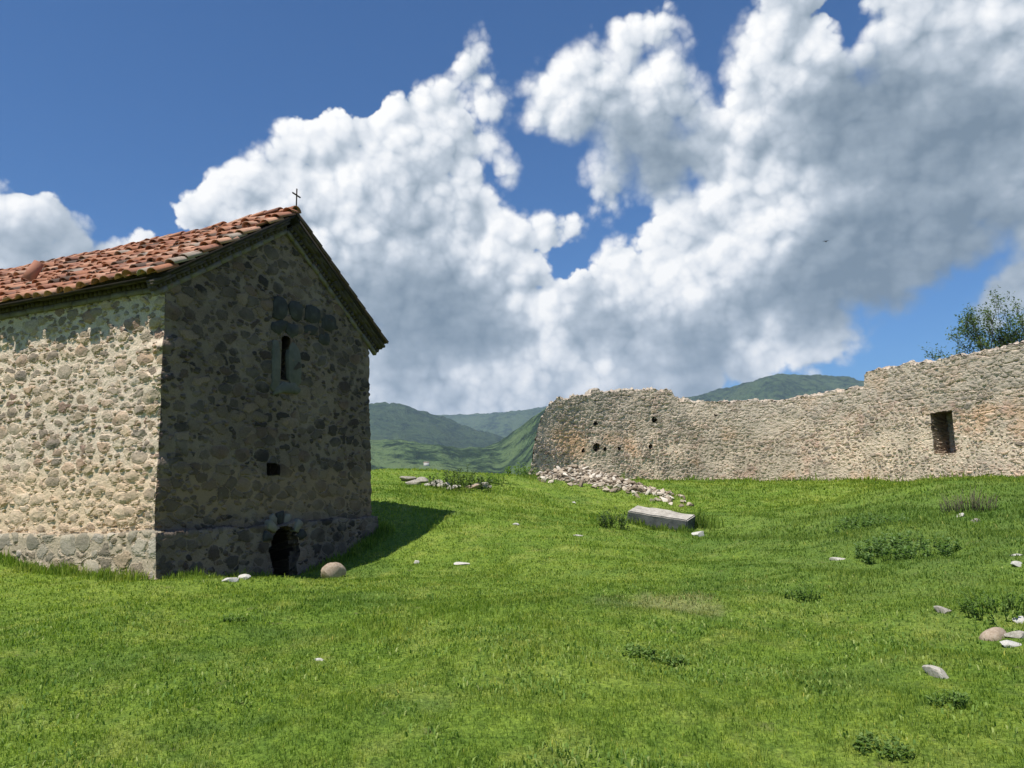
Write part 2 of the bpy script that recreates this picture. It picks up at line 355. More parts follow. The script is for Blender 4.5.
for q in [(370, 471, 27), (420, 471, 27.5), (470, 474, 28), (530, 476, 29), (410, 484, 25), (480, 486, 25), (453, 512, 19), (400, 560, 15), (530, 500, 24), (600, 481, 33.2), (720, 481, 34.4), (800, 482, 33), (900, 481.5, 29.2), (1024, 478.5, 25),
          (600, 500, 26), (660, 523, 20.2), (740, 500, 26), (740, 540, 17.5), (560, 545, 16), (640, 565, 14), (700, 600, 10.2), (512, 600, 10), (300, 625, 8.8), (430, 572, 13.5), (120, 622, 8.6), (400, 680, 6.5), (700, 680, 6.4),
          (840, 500, 23), (880, 488, 22), (960, 488, 20), (1015, 490, 19), (900, 530, 15), (960, 530, 14), (1010, 530, 13.5), (900, 575, 11), (1000, 570, 10.5), (820, 560, 13), (940, 620, 8.3), (1005, 640, 7.4), (940, 680, 6.3), (1020, 700, 5.7)]:
    gp(*q)
PT = np.array(pts)
def _U(r2): return np.where(r2 < 1e-12, 0, .5 * r2 * np.log(np.maximum(r2, 1e-12)))
n_ = len(PT); d2 = ((PT[:, None, :2] - PT[None, :, :2]) ** 2).sum(-1)
K = _U(d2) + np.eye(n_) * .25
Pm = np.c_[np.ones(n_), PT[:, :2]]
A_ = np.zeros((n_ + 3, n_ + 3)); A_[:n_, :n_] = K; A_[:n_, n_:] = Pm; A_[n_:, :n_] = Pm.T
W_ = np.linalg.solve(A_, np.r_[PT[:, 2], 0, 0, 0])
spine = [at(px, 482, Y) for px, Y in ((538, 29.4), (575, 29.6), (610, 29.2), (645, 28.0), (682, 26.8))]
SP = np.array([(p.x, p.y) for p in spine]); spu = np.linspace(0, 1, 5)
def ground(x, y):
    x = np.asarray(x, float); y = np.asarray(y, float); sh = x.shape; x = x.ravel(); y = y.ravel(); z = np.empty(len(x))
    for i in range(0, len(x), 40000):
        xs, ys = x[i:i + 40000], y[i:i + 40000]
        rr = (xs[:, None] - PT[None, :, 0]) ** 2 + (ys[:, None] - PT[None, :, 1]) ** 2
        z[i:i + 40000] = _U(rr) @ W_[:n_] + W_[n_] + W_[n_ + 1] * xs + W_[n_ + 2] * ys
    z = np.clip(z, -1.5, 3.2)
    z += fbm(x * .55, y * .55, 3, 5) * .11 + sstep(1, 4, x) * sstep(5, 8, y) * sstep(30, 22, y) * fbm(x * .8, y * .8, 2, 15) * .16 + fbm(x * 1.9, y * 1.9, 3, 9) * .05
    z += heap(x, y) * (.9 + .5 * vnoise(x * 3, y * 3, 2))
    w = sstep(40, 78, np.hypot(x, y - 8)); z = z * (1 - w) - 14 * w
    return z.reshape(sh)
def heap(x, y):
    "height of the rubble heap below the ruined wall"
    u = np.interp(x, SP[:, 0], spu, -1, 2); y0 = np.interp(x, SP[:, 0], SP[:, 1]); v = y - y0
    hh = (.36 * np.exp(-((u - .27) / .30) ** 2) + .16 * np.exp(-((u - .6) / .3) ** 2)) * sstep(-.12, .06, u) * sstep(1.12, .9, u)
    return hh * sstep(-1.35, -.1, v) * sstep(1.3, .1, v)
def gz(x, y): return float(ground(np.array([x]), np.array([y]))[0])
def on_ground(px, py, d0=3.5, d1=45):
    "where the line of sight meets the meadow"
    Y = np.linspace(d0, d1, 1200); v = ray(px, py); X = v.x / v.y * Y; Z = EYE + v.z / v.y * Y
    below = np.nonzero(Z < ground(X, Y))[0]
    i = below[0] if len(below) else len(Y) - 1
    return Vector((X[i], Y[i], gz(X[i], Y[i])))

# ground sheet
gx = np.concatenate([np.arange(-80, -24, 1.2), np.arange(-24, 30, .2), np.arange(30, 81, 1.2)])
gy = np.concatenate([np.arange(-72, -6, 1.2), np.arange(-6, 46, .2), np.arange(46, 90, 1.2)])
X, Y = np.meshgrid(gx, gy); Z = ground(X, Y)
V = np.c_[X.ravel(), Y.ravel(), Z.ravel()]
idx = np.arange(len(V)).reshape(X.shape)
Q = np.stack([idx[:-1, :-1], idx[:-1, 1:], idx[1:, 1:], idx[1:, :-1]], -1).reshape(-1, 4)

DRY = tuple(on_ground(662, 606))
def grass_tint(t, pos):
    "meadow colour varying over the place, shared by soil sheet and blades"
    a = t.noise(pos, .22, 4, .6); bb = t.noise(pos, 1.6, 4, .65); cc = t.noise(t.vec('ADD', pos, (40., 12., 0)), .55, 4, .6)
    c = t.ramp(a, [(.32, (.125, .205, .031)), (.5, (.180, .262, .040)), (.66, (.235, .305, .053))])
    c = t.mix(t.smooth(bb, .45, .72), c, (.265, .315, .070))
    c = t.mix(1.0, c, t.ramp(t.noise(pos, 6.5, 4, .65), [(.32, (.62, .70, .66)), (.5, (1, 1, 1)), (.68, (1.28, 1.2, 1.15))]), 'MULTIPLY')
    dp = t.math('ADD', t.vec('DISTANCE', pos, DRY), t.math('MULTIPLY', t.math('SUBTRACT', bb, .5), 2.4))
    c = t.mix(t.math('MULTIPLY', t.smooth(dp, .95, .2), .5), c, (.36, .31, .17))
    sp = t.sep(pos); mo = t.math('MULTIPLY', t.smooth(sp[0], 1.5, 6.5), t.math('MULTIPLY', t.smooth(sp[1], 7.0, 11.5), t.smooth(sp[1], 24, 17)))
    c = t.mix(t.math('MULTIPLY', mo, t.lin(bb, .3, .7, .35, .8)), c, (.105, .175, .045))
    c = t.mix(t.math('MULTIPLY', t.smooth(cc, .54, .68), .6), c, (.12, .195, .042))
    return c
m, t, b = material('meadow'); M['ground'] = m
pos = t.new('ShaderNodeNewGeometry').outputs['Position']
c = grass_tint(t, pos)
f1 = t.noise(pos, 26, 4, .7); f2 = t.noise(pos, 3.5, 4, .65)
c = t.mix(1.0, c, t.ramp(f1, [(.3, (.42, .45, .4)), (.55, (.95, 1, .9)), (.75, (1.35, 1.3, 1.2))]), 'MULTIPLY')
c = t.mix(t.math('MULTIPLY', t.smooth(f2, .60, .74), .55), c, (.17, .15, .075))
c = t.mix(t.smooth(t.attr('heap'), .03, .10), c, t.ramp(f1, [(.3, (.10, .085, .065)), (.5, (.24, .205, .16)), (.7, (.36, .32, .26))]))
t.set(b.inputs['Base Color'], c)
t.set(b.inputs['Normal'], t.bump(t.noise(pos, 30, 5, .7), .8, .06)); b.inputs['Roughness'].default_value = .95; b.inputs['Specular IOR Level'].default_value = .1
g = link('meadow_ground', new_mesh('meadow_ground', V, Q, [m], None, None, True, {'heap': heap(V[:, 0], V[:, 1])})); g['kind'] = 'structure'

# ------------------------------------------------------------------ far terrain and hills
HILLS = [  # distance, front width, ridge seen as (px, py)
 (1500, 520, [(-900, 470), (-400, 450), (0, 440), (300, 443), (370, 439), (400, 441), (430, 446), (460, 451), (480, 449), (500, 440), (520, 428), (546, 413), (575, 405), (610, 404), (680, 425), (800, 455), (1100, 470), (1700, 470)]),
 (3000, 700, [(-900, 440), (-400, 420), (0, 425), (250, 412), (330, 406), (370, 404), (393, 403), (410, 407), (435, 415), (470, 427), (500, 437), (530, 452), (600, 475), (900, 480), (1700, 480)]),
 (5200, 1200, [(-900, 440), (0, 440), (300, 428), (400, 420), (440, 414), (470, 415), (500, 415), (530, 411), (548, 407), (600, 404), (650, 409), (690, 420), (760, 440), (900, 460), (1700, 470)]),
 (3600, 900, [(-900, 490), (400, 480), (560, 440), (620, 421), (660, 407), (690, 399), (720, 392), (745, 386), (770, 380), (790, 377), (820, 375.5), (850, 376), (868, 380), (900, 388), (960, 402), (1100, 430), (1700, 450)]),
]
az = np.radians(np.concatenate([np.arange(-180, -52, 2.5), np.arange(-52, 52, .14), np.arange(52, 180.1, 2.5)]))
rr = np.concatenate([np.geomspace(62, 700, 26)[:-1], np.geomspace(700, 9000, 190)])
AZ, RR = np.meshgrid(az, rr)
HX, HY = np.sin(AZ) * RR, np.cos(AZ) * RR
base = -16 - 55 * sstep(62, 600, RR) + 60 * sstep(900, 9000, RR)
HZ = base.copy(); OPEN_SHADE = np.full(HZ.shape, .8)
for k, (Rk, wk, prof) in enumerate(HILLS):
    pa, pz = [], []
    for px, py in prof:
        v = direction(px, py); pa.append(math.atan2(v.x, v.y)); pz.append(EYE + v.z / math.hypot(v.x, v.y) * Rk)
    crest = np.interp(AZ, pa, pz)
    crest = np.where((np.abs(AZ) > 1.25), 60 + 60 * vnoise(AZ * 6 + 3, AZ * 0, 3 + k), crest)
    Rw = Rk + 160 * fbm(AZ * 9, AZ * 0 + k, 3, 21 + k)
    sh = np.exp(-(np.abs(RR - Rw) / wk) ** 1.7)
    gul = fbm(HX / 330 + k * 7, HY / 330, 5, 40 + k) * np.clip(crest, 20, 400) * .30 * (1 - sh ** 6) * sstep(.03, .5, sh)
    z = base + (crest - base) * sh + gul
    OPEN_SHADE = np.where(z > HZ + 2, (.85, .16, .4, .35)[k], OPEN_SHADE); HZ = np.maximum(HZ, z)  # second hill: dark woodland colour stands in for a cloud shadow
HZ += fbm(HX / 45, HY / 45, 3, 77) * np.clip(RR / 1500, 0, 2) * 7 + np.abs(vnoise(HX / 21, HY / 21, 78)) * np.clip(RR / 1500, 0, 2) * 6
V = np.c_[HX.ravel(), HY.ravel(), HZ.ravel()]; idx = np.arange(len(V)).reshape(HX.shape)
Q = np.stack([idx[:-1, :-1], idx[1:, :-1], idx[1:, 1:], idx[:-1, 1:]], -1).reshape(-1, 4)
m, t, b = material('wooded_hills'); M['hills'] = m
pos = t.new('ShaderNodeNewGeometry').outputs['Position']
n1 = t.noise(pos, .0016, 5, .6); n2 = t.noise(pos, .034, 5, .72); n3 = t.noise(pos, .006, 4, .6)
wood = t.ramp(n2, [(.35, (.013, .027, .013)), (.52, (.032, .056, .024)), (.68, (.065, .095, .04))])
past = t.ramp(n3, [(.3, (.085, .15, .05)), (.7, (.16, .21, .085))])
c = t.mix(t.math('MULTIPLY', t.smooth(t.math('ADD', n2, t.math('MULTIPLY', n3, .9)), .82, 1.02), t.attr('open')), wood, past)  # attribute carries pasture share and the second hill's painted cloud shadow
c = t.mix(t.math('MULTIPLY', t.smooth(t.noise(t.vec('ADD', pos, (900., 0, 0)), .0045, 5, .65), .66, .72), .7), c, (.26, .24, .19))
t.set(b.inputs['Base Color'], c); t.set(b.inputs['Normal'], t.bump(n2, 1.0, 26.0)); b.inputs['Roughness'].default_value = 1; b.inputs['Specular IOR Level'].default_value = 0
hl = link('hills', new_mesh('hills', V, Q, [m], None, None, True, {'open': OPEN_SHADE.ravel()})); hl['kind'] = 'structure'
def far_ground(px, Y):
    v = ray(px, 470); a = math.atan2(v.x, v.y); r = Y
    ia = int(np.argmin(abs(az - a))); ir = int(np.argmin(abs(rr - r))); return Vector((HX[ir, ia], HY[ir, ia], HZ[ir, ia]))

# ------------------------------------------------------------------ wall grids with real openings
def wall_grid(us, zs, Pf, Nf, ztop, holes, zbase=None, uvoff=0.0, step_in=None):
    """front sheet of a wall; us along, zs up, Pf(u)->xy, Nf(u)->outward xy; holes: (test(u,z), depth).
    returns V, F, UV, topdist"""
    us = np.asarray(us); zs = np.asarray(zs); nu, nz = len(us), len(zs)
    P = np.array([Pf(u) for u in us]); N = np.array([Nf(u) for u in us]); zt = np.array([ztop(u) for u in us])
    Zg = np.minimum(zs[None, :], zt[:, None])
    V = np.zeros((nu, nz, 3)); V[:, :, 0] = P[:, None, 0]; V[:, :, 1] = P[:, None, 1]; V[:, :, 2] = Zg
    UV = np.zeros((nu, nz, 2)); UV[:, :, 0] = us[:, None] + uvoff; UV[:, :, 1] = Zg
    td = zt[:, None] - Zg
    idx = np.arange(nu * nz).reshape(nu, nz)
    hid = -np.ones((nu - 1, nz - 1), int)
    uc = (us[:-1] + us[1:]) / 2; zc = (zs[:-1] + zs[1:]) / 2
    UC, ZC = np.meshgrid(uc, zc, indexing='ij')
    for k, (test, dep) in enumerate(holes): hid[test(UC, ZC)] = k
    valid = ~((Zg[:-1, :-1] >= Zg[:-1, 1:] - 1e-6) & (Zg[1:, :-1] >= Zg[1:, 1:] - 1e-6))
    fr = []
    VV = [V.reshape(-1, 3)]; UU = [UV.reshape(-1, 2)]; TT = [td.ravel()]; n = nu * nz
    keep = valid & (hid < 0)
    I, J = np.nonzero(keep)
    F = [np.stack([idx[I, J], idx[I + 1, J], idx[I + 1, J + 1], idx[I, J + 1]], -1)]
    ex = []
    for k, (test, dep) in enumerate(holes):
        I, J = np.nonzero(hid == k)
        if not len(I): continue
        vm = {}; nv = []; nuv = []; ntd = []
        def back(i, j):
            nonlocal n
            if (i, j) not in vm:
                vm[(i, j)] = n; n += 1
                p = V[i, j] - np.array([N[i, 0], N[i, 1], 0]) * abs(dep); nv.append(p); nuv.append(UV[i, j] + (.37, .21)); ntd.append(td[i, j])
            return vm[(i, j)]
        inside = set(zip(I.tolist(), J.tolist()))
        for i, j in inside:
            if dep > 0: ex.append((back(i, j), back(i + 1, j), back(i + 1, j + 1), back(i, j + 1)))
            for (di, dj, a, c) in ((-1, 0, (i, j), (i, j + 1)), (1, 0, (i + 1, j + 1), (i + 1, j)), (0, -1, (i + 1, j), (i, j)), (0, 1, (i, j + 1), (i + 1, j + 1))):
                if (i + di, j + dj) not in inside:
                    # reveal gets its own front edge so the masonry keeps a crisp arris
                    ex.append((idx[a], idx[c], back(*c), back(*a)))
        VV.append(np.array(nv)); UU.append(np.array(nuv)); TT.append(np.array(ntd))
    if ex: F.append(np.array(ex))
    return np.concatenate(VV), np.concatenate(F), np.concatenate(UU), np.concatenate(TT), idx

def snap(arr, vals):
    arr = list(arr)
    for v in vals:
        i = int(np.argmin([abs(a - v) for a in arr])); arr[i] = v
    return np.array(sorted(set(arr)))

# ------------------------------------------------------------------ chapel
W, LEN, HE, HA = 5.72, 9.0, 4.45, 6.27
ch = empty('stone_chapel', (P0.x, P0.y, P0.z))
tag(ch, 'rough stone chapel with a red tile roof and small arched hole at its base', 'chapel')
chM = Matrix(((Gd.x, Ld.x, 0), (Gd.y, Ld.y, 0), (0, 0, 1))).to_3x3()   # local: x along gable, y along long wall, z up
ch.rotation_euler = chM.to_euler()
def on_gable(px, py, off=0.0):
    "gable plane coordinates (g, z) for a direction of sight"
    v = ray(px, py); o = Vector((0, 0, EYE)); P = P0 + Od * off
    t_ = (P - o).dot(Od) / v.dot(Od); h = o + v * t_ - P0
    return h.dot(Gd), h.z
def on_long(px, py, off=0.0):
    v = ray(px, py); o = Vector((0, 0, EYE)); P = P0 - Gd * off
    t_ = (P - o).dot(Gd) / v.dot(Gd); h = o + v * t_ - P0
    return h.dot(Ld), h.z
# perimeter parameter: u<0 long wall (distance from corner), 0..W gable, W.. right wall, then rear
def perimP(u):
    if u <= 0: return (0.0, -u)
    if u <= W: return (u, 0.0)
    if u <= W + LEN: return (W, u - W)
    return (W - (u - W - LEN), LEN)
def perimN(u):
    if u < 0: return (-1, 0)
    if u <= W: return (0, -1)
    if u <= W + LEN: return (1, 0)
    return (0, 1)
def ztop(u):
    if 0 <= u <= W: return HE + (HA - HE) * (1 - abs(u - W / 2) / (W / 2))
    if u >= W + LEN: return HE + (HA - HE) * (1 - abs(u - W - LEN - W / 2) / (W / 2))
    return HE
wl, wr = on_gable(281, 380)[0], on_gable(288, 380)[0]; wb, wt = on_gable(283, 380)[1], on_gable(283, 336)[1]
hl_, hr_ = on_gable(268, 469)[0], on_gable(281, 469)[0]; hb, ht = on_gable(275, 475)[1], on_gable(275, 464)[1]
dl, dr = on_gable(270.5, 550, .13)[0], on_gable(296, 560, .13)[0]; db, dt = -.89, on_gable(283, 526)[1]
dc, dw = (dl + dr) / 2, (dr - dl) / 2
us = np.concatenate([np.linspace(-LEN, -4.6, 40)[:-1], np.linspace(-4.6, 0, 190)[:-1], np.linspace(0, W, 240)[:-1], np.linspace(W, W + LEN, 80)[:-1], np.linspace(W + LEN, 2 * W + LEN, 40)])
us = snap(us, [wl, wr, hl_, hr_, dl, dr])
zs = snap(np.concatenate([np.arange(-.9, HE, .025), np.arange(HE, HA + .03, .025)]), [wb, wt, hb, ht])
holes = [
 (lambda u, z: (u > wl) & (u < wr) & (z > wb) & (z < wt - .10 + np.sqrt(np.clip(.01 - ((u - (wl + wr) / 2) * .8) ** 2, 0, 1))), .55),
 (lambda u, z: (u > hl_) & (u < hr_) & (z > hb) & (z < ht), .35),
 (lambda u, z: (np.abs(u - dc) < dw) & (z > db) & (z < dt - dw + np.sqrt(np.clip(dw * dw - (u - dc) ** 2, 0, 9))), 1.3),
]
V, Fq, UV, td, idx = wall_grid(us, zs, perimP, perimN, ztop, holes)
cn = np.exp(-(UV[:, 0] / .32) ** 2) * (fbm(V[:, 2] * 2.6, V[:, 2] * 0 + 3, 3, 19) * .11)
V[:, 0] += cn; V[:, 1] += cn * .8
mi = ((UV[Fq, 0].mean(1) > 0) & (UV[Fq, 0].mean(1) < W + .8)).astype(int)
# hand-laid unevenness: batter and bulges
V[:, 0] += np.where(V[:, 0] < W / 2, -1, 1) * (4.4 - V[:, 2]) * .010 * (V[:, 2] < 4.4)
V[:, 1] += fbm(V[:, 0] * .5, V[:, 2] * .5, 2, 3) * .05
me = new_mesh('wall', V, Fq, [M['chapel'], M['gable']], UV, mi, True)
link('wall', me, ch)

# plinth (long wall and gable), a battered footing with a ledge
def plinth_run(name, us, Pf, Nf, z1, holes, pr, uvo, parent):
    zs = np.arange(-1.0, z1 + .001, .028); zs[-1] = z1
    V, Fq, UV, td, idx = wall_grid(us, zs, Pf, Nf, lambda u: z1, holes, uvoff=uvo)
    V[:, 2] += np.where(V[:, 2] > z1 - .05, fbm(UV[:, 0] * 2.1, UV[:, 0] * 0, 3, 8) * .05, 0)
    # ledge
    top = idx[:, -1]; Nn = np.array([Nf(u) for u in us]); n = len(V); ext = []; euv = []; ef = []
    cols = 6
    for c in range(1, cols + 1):
        q = V[top].copy(); q[:, :2] -= Nn * pr * c / cols; q[:, 2] += .02 * c / cols; ext.append(q); euv.append(UV[top] + [0, .028 * c])
    V = np.concatenate([V] + ext); UV = np.concatenate([UV] + euv)
    rows = [top] + [n + k * len(top) + np.arange(len(top)) for k in range(cols)]
    for a, b2 in zip(rows[:-1], rows[1:]):
        ef.append(np.stack([a[:-1], a[1:], b2[1:], b2[:-1]], -1))
    Fq = np.concatenate([Fq] + ef)
    return V, Fq, UV
PR = .13
def plP(u): return (-PR, -u - PR) if u <= 0 else (u - PR, -PR)
usp = np.concatenate([np.linspace(-LEN, 0, 330)[:-1], np.linspace(0, W + 2 * PR, 240)])
usp = snap(usp, [dl + PR, dr + PR, 0.0])
V, Fq, UV = plinth_run('plinth', usp, plP, lambda u: (-1, 0) if u < 0 else ((-.7, -.7) if u == 0 else (0, -1)), .62,
    [(lambda u, z: (np.abs(u - PR - dc) < dw * (1.05 + .12 * np.sin(z * 9))) & (z > -.99) & (z < dt - dw + np.sqrt(np.clip(dw * dw - (u - PR - dc) ** 2, 0, 9))), -.2)], PR + .06, 40.0, ch)
V[:, 1] -= np.where(V[:, 1] < .3, np.clip(.62 - V[:, 2], 0, 2) * .05, 0)
link('plinth', new_mesh('plinth', V, Fq, [M['plinth'], M['gable']], UV, (UV[Fq, 0].mean(1) > 40.0).astype(int), True), ch)  # gable-side footing takes the darker masonry, its shade painted in

# roof geometry in chapel space
OVS, OVF = .31, .27            # eave and verge overhang
slope = math.atan2(HA - HE, W / 2); cs, sn = math.cos(slope), math.sin(slope)
RZ = HA + .275                  # underside of tiles at the ridge
def roof_pt(side, s, y, h):
    "side -1 left / +1 right; s distance down the slope from the ridge; h above the roof plane"
    return np.array([W / 2 + side * (s * cs + h * sn), y, RZ - s * sn + h * cs])
SL = (W / 2 + OVS) / cs
def sag(y): return -.05 * math.sin(PI * min(max(y, 0), LEN) / LEN) + .02 * math.sin(y * 2.3)
for side in (-1, 1):
    mb = MB()
    # deck below the tiles
    a0 = roof_pt(side, 0, -OVF + .03, -.045); a1 = roof_pt(side, SL - .03, -OVF + .03, -.045)
    mb.box(a0, a1 - a0, np.array([0, LEN + 2 * OVF - .06, 0]), roof_pt(side, 0, 0, .03) - roof_pt(side, 0, 0, -.02), .92)
    mb.build('roof_deck', M['deck'], ch); mb = MB()
    PW = .265; ncol = int((LEN + 2 * OVF) / PW); EXP = .365; nrow = int(SL / EXP) + 1
    for rI in range(nrow):
        for cI in range(ncol + 1):
            for kind in (0, 1):
                if kind == 1 and cI == ncol: continue
                y0 = -OVF + .02 + cI * PW + (PW / 2 if kind else 0) + random.gauss(0, .008) - (.0 if kind else -.06 * (cI == 0))
                s0 = SL - rI * EXP + random.gauss(0, .045) + (.05 if kind == 0 else 0)
                ln = .51; s1 = max(s0 - ln, -.02)
                if s0 < .15: continue
                if random.random() < .015 and kind == 0 and 0 < rI: continue
                ra, rb = (.115, .09) if kind == 0 else (.115, .095)
                yaw = random.gauss(0, .05); lift = abs(random.gauss(0, .018)); hump = .0
                if random.random() < .10: yaw += random.choice((-1, 1)) * random.uniform(.08, .25); lift += .03
                verge = cI == 0 and side == 1
                if verge: yaw = lift = 0.0; s0 = SL - rI * EXP + .05; s1 = max(s0 - ln, -.02); y0 = -OVF + .10
                ns = 7; Vt = []; th = .016
                for (s_, rad_, hh) in ((s0, ra, (.045 if verge else .075) + lift), (s1, rb, .035)):
                    for rr_ in (rad_, rad_ - th):
                        for k in range(ns):
                            tt = PI * k / (ns - 1)
                            yy = math.cos(tt) * rr_; zz = math.sin(tt) * rr_ * .85
                            if kind == 1: zz = -math.sin(tt) * rr_ * .55 + .045
                            yw = y0 + yy + yaw * (s0 - s_)
                            p = roof_pt(side, s_, yw, hh + zz - (.02 if kind == 0 else .0)); p[2] += sag(yw); Vt.append(p)
                fs = []
                for k in range(ns - 1):
                    fs += [(k, k + 1, 2 * ns + k + 1, 2 * ns + k), (ns + k, 3 * ns + k, 3 * ns + k + 1, ns + k + 1), (k, ns + k, ns + k + 1, k + 1), (2 * ns + k, 2 * ns + k + 1, 3 * ns + k + 1, 3 * ns + k)]
                fs += [(0, 2 * ns, 3 * ns, ns), (ns - 1, 2 * ns - 1, 4 * ns - 1, 3 * ns - 1)]
                mb.add(Vt, fs, .89 if verge else random.random() * (.999 if kind == 0 else .8))
    mb.build('roof', M['tile'], ch)
# ridge tiles
mb = MB(); y = -OVF
while y < LEN + OVF - .2:
    ln = .42; Vt = []; ns = 8; tilt = random.gauss(0, .012); dz = random.gauss(0, .01); dx = random.gauss(0, .012)
    for (yy, rad_, up) in ((y, .135, .02), (y + ln, .115, 0)):
        for rr_ in (rad_, rad_ - .018):
            for k in range(ns):
                tt = PI * k / (ns - 1)
                Vt.append(np.array([W / 2 + dx + math.cos(tt) * rr_, yy, RZ + .045 + math.sin(tt) * rr_ * .8 + up + dz + sag(yy)]))
    fs = []
    for k in range(ns - 1):
        fs += [(k, 2 * ns + k, 2 * ns + k + 1, k + 1), (ns + k, ns + k + 1, 3 * ns + k + 1, 3 * ns + k), (k, k + 1, ns + k + 1, ns + k)]
    fs += [(0, ns, 3 * ns, 2 * ns), (ns - 1, 3 * ns - 1, 4 * ns - 1, 2 * ns - 1)]
    mb.add(Vt, fs, random.random() * .9); y += .36
mb.build('ridge_tile', M['tile'], ch)

# cornices: lower band, dentil course, upper band, run by run
def cornice_run(A, D, L, Nn, U, parent, joints=.34):
    """A start (on wall face), D unit along, L length, Nn outward, U unit up across the run"""
    A, D, Nn, U = [np.asarray(q, float) for q in (A, D, Nn, U)]
    lo = MB(); up = MB()
    def course(mb_, w, h0, h1, o, i=-.02):
        x = 0
        while x < L - 1e-6:
            l = min(random.uniform(.7, 1.3) * joints, L - x)
            if L - x - l < .1: l = L - x
            q = o + random.gauss(0, .006); mb_.box(A + D * (x + .004) + U * (h0 + random.gauss(0, .003)) - Nn * .02, D * (l - .008), Nn * (q + .02), U * (h1 - h0 - .006), 0, .003); x += l
    course(lo, 0, -.02, .068, .06)
    x = 0.0
    while x < L - .07:
        up.box(A + D * x + U * .07 - Nn * .02, D * .062, Nn * (.115 + random.gauss(0, .005)), U * .074, 0, .003); x += .108
    up.box(A + U * .0685 - Nn * .02, D * L, Nn * .065, U * .078)
    course(up, 0, .146, .196, .165); course(up, 0, .1975, .245, .215)
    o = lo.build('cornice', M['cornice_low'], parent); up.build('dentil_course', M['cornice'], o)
ro = 0.0
rake = (W / 2) / cs
U_l = np.array([-sn, 0, cs]); U_r = np.array([sn, 0, cs])
cornice_run((0, 0, HE - .05), (0, 1, 0), LEN, (-1, 0, 0), (0, 0, 1), ch)
cornice_run((W, 0, HE - .05), (0, 1, 0), LEN, (1, 0, 0), (0, 0, 1), ch)
OFFR = .0
cornice_run((-.22, 0, HE - .10 - .22 * math.tan(slope)+.05), (cs, 0, sn), rake + .22 / cs + .0, (0, -1, 0), U_l, ch)
cornice_run((W + .22, 0, HE - .10 - .22 * math.tan(slope)+.05), (-cs, 0, sn), rake + .22 / cs + .0, (0, -1, 0), U_r, ch)

# slit window with plaster surround, dark blocks above it
def patch(name, poly, depth, mat, parent, base_off=0.0):
    "an irregular flat stone set into the gable: polygon in (g, z)"
    n = len(poly); c = np.mean(poly, 0); Vt = []
    for (k, off) in ((1.0, .05), (1.0, -depth * .85), (.965, -depth * 1.05)):
        for g_, z_ in poly:
            q = c + (np.array([g_, z_]) - c) * k; Vt.append((q[0], off + base_off, q[1]))
    Vt.append((c[0], -depth * 1.08 + base_off, c[1]))
    fs = []
    for r_ in (0, 1):
        for k in range(n): fs.append((r_ * n + k, r_ * n + (k + 1) % n, (r_ + 1) * n + (k + 1) % n, (r_ + 1) * n + k))
    for k in range(n): fs.append((2 * n + k, 2 * n + (k + 1) % n, 3 * n))
    mb = MB(); mb.add(Vt, fs); return mb.build(name, mat, parent)
def gpoly(px): return [on_gable(*q) for q in px]
def rough(poly, k=4, j=.018):
    out = []
    for i in range(len(poly)):
        a = np.array(poly[i]); b_ = np.array(poly[(i + 1) % len(poly)])
        for q in range(k):
            f = (q + (.35 if q == 0 else 0)) / k; out.append(a + (b_ - a) * f + rng.normal(0, j, 2))
    return out
win = MB()
def strip(poly): return rough(poly, 3, .012)
wobj = patch('window', strip(gpoly([(271, 340), (279, 340), (279, 381), (277, 392), (270, 390), (272, 365)])), .03, M['plaster'], ch)
patch('window_jamb', strip(gpoly([(288.3, 341), (296, 345), (300.5, 360), (301, 380), (297, 389), (288.1, 384)])), .03, M['plaster'], wobj)
patch('window_sill', strip(gpoly([(276.5, 383), (293, 383), (300, 388), (298, 394), (284, 392), (271, 396)])), .035, M['plaster'], wobj)
for poly in ([(273, 296), (286, 298), (286, 321), (272, 319)], [(288.5, 301), (297, 302), (302, 305), (301, 321), (290, 319)], [(304.5, 305), (319, 308), (319.5, 325), (304.5, 322)],
             [(321, 315), (334, 316), (336, 328), (330, 332), (321, 329)], [(271, 322), (284, 319), (288, 324), (280, 334), (271, 332)], [(286, 323), (297, 325), (298, 334), (291, 340), (285, 332)], [(304, 325), (318, 327), (313, 336), (303, 333)],
             [(318, 333), (328, 333), (329, 345), (318, 344)]):
    patch('stone_block', rough(gpoly(poly), 3, .012), .035, M['dark_block'], ch)
# arch voussoirs round the crawl hole
for k in range(7):
    a0 = math.radians(10 + 160 / 7 * k); a1 = math.radians(10 + 160 / 7 * (k + .86)); zc = dt - dw
    poly = [(dc + math.cos(a) * r_, zc + math.sin(a) * r_) for a, r_ in ((a0, dw * 1.06), (a0, dw * 1.06 + .26), (a1, dw * 1.06 + .26), (a1, dw * 1.06))]
    patch('arch_stone', rough(poly, 2, .012), .05, M['dark_block' if k % 3 == 0 else 'arch'], ch, 0.0 if np.mean([q_[1] for q_ in poly]) > .60 else -PR)

# iron cross on the front of the ridge
cr = MB(); bx = (W / 2 + .03, -OVF + .04, RZ + .12)
cr.box((bx[0] - .011, bx[1] - .008, bx[2] - .05), (.022, 0, .0), (0, .016, 0), (.014, 0, .47))
crs = cr.build('roof_cross', M['iron'], ch)
cr = MB(); cr.box((bx[0] - .115, bx[1] - .0105, bx[2] + .285), (.235, 0, -.022), (0, .021, 0), (.0, 0, .022)); cr.build('cross_bar', M['iron'], crs)

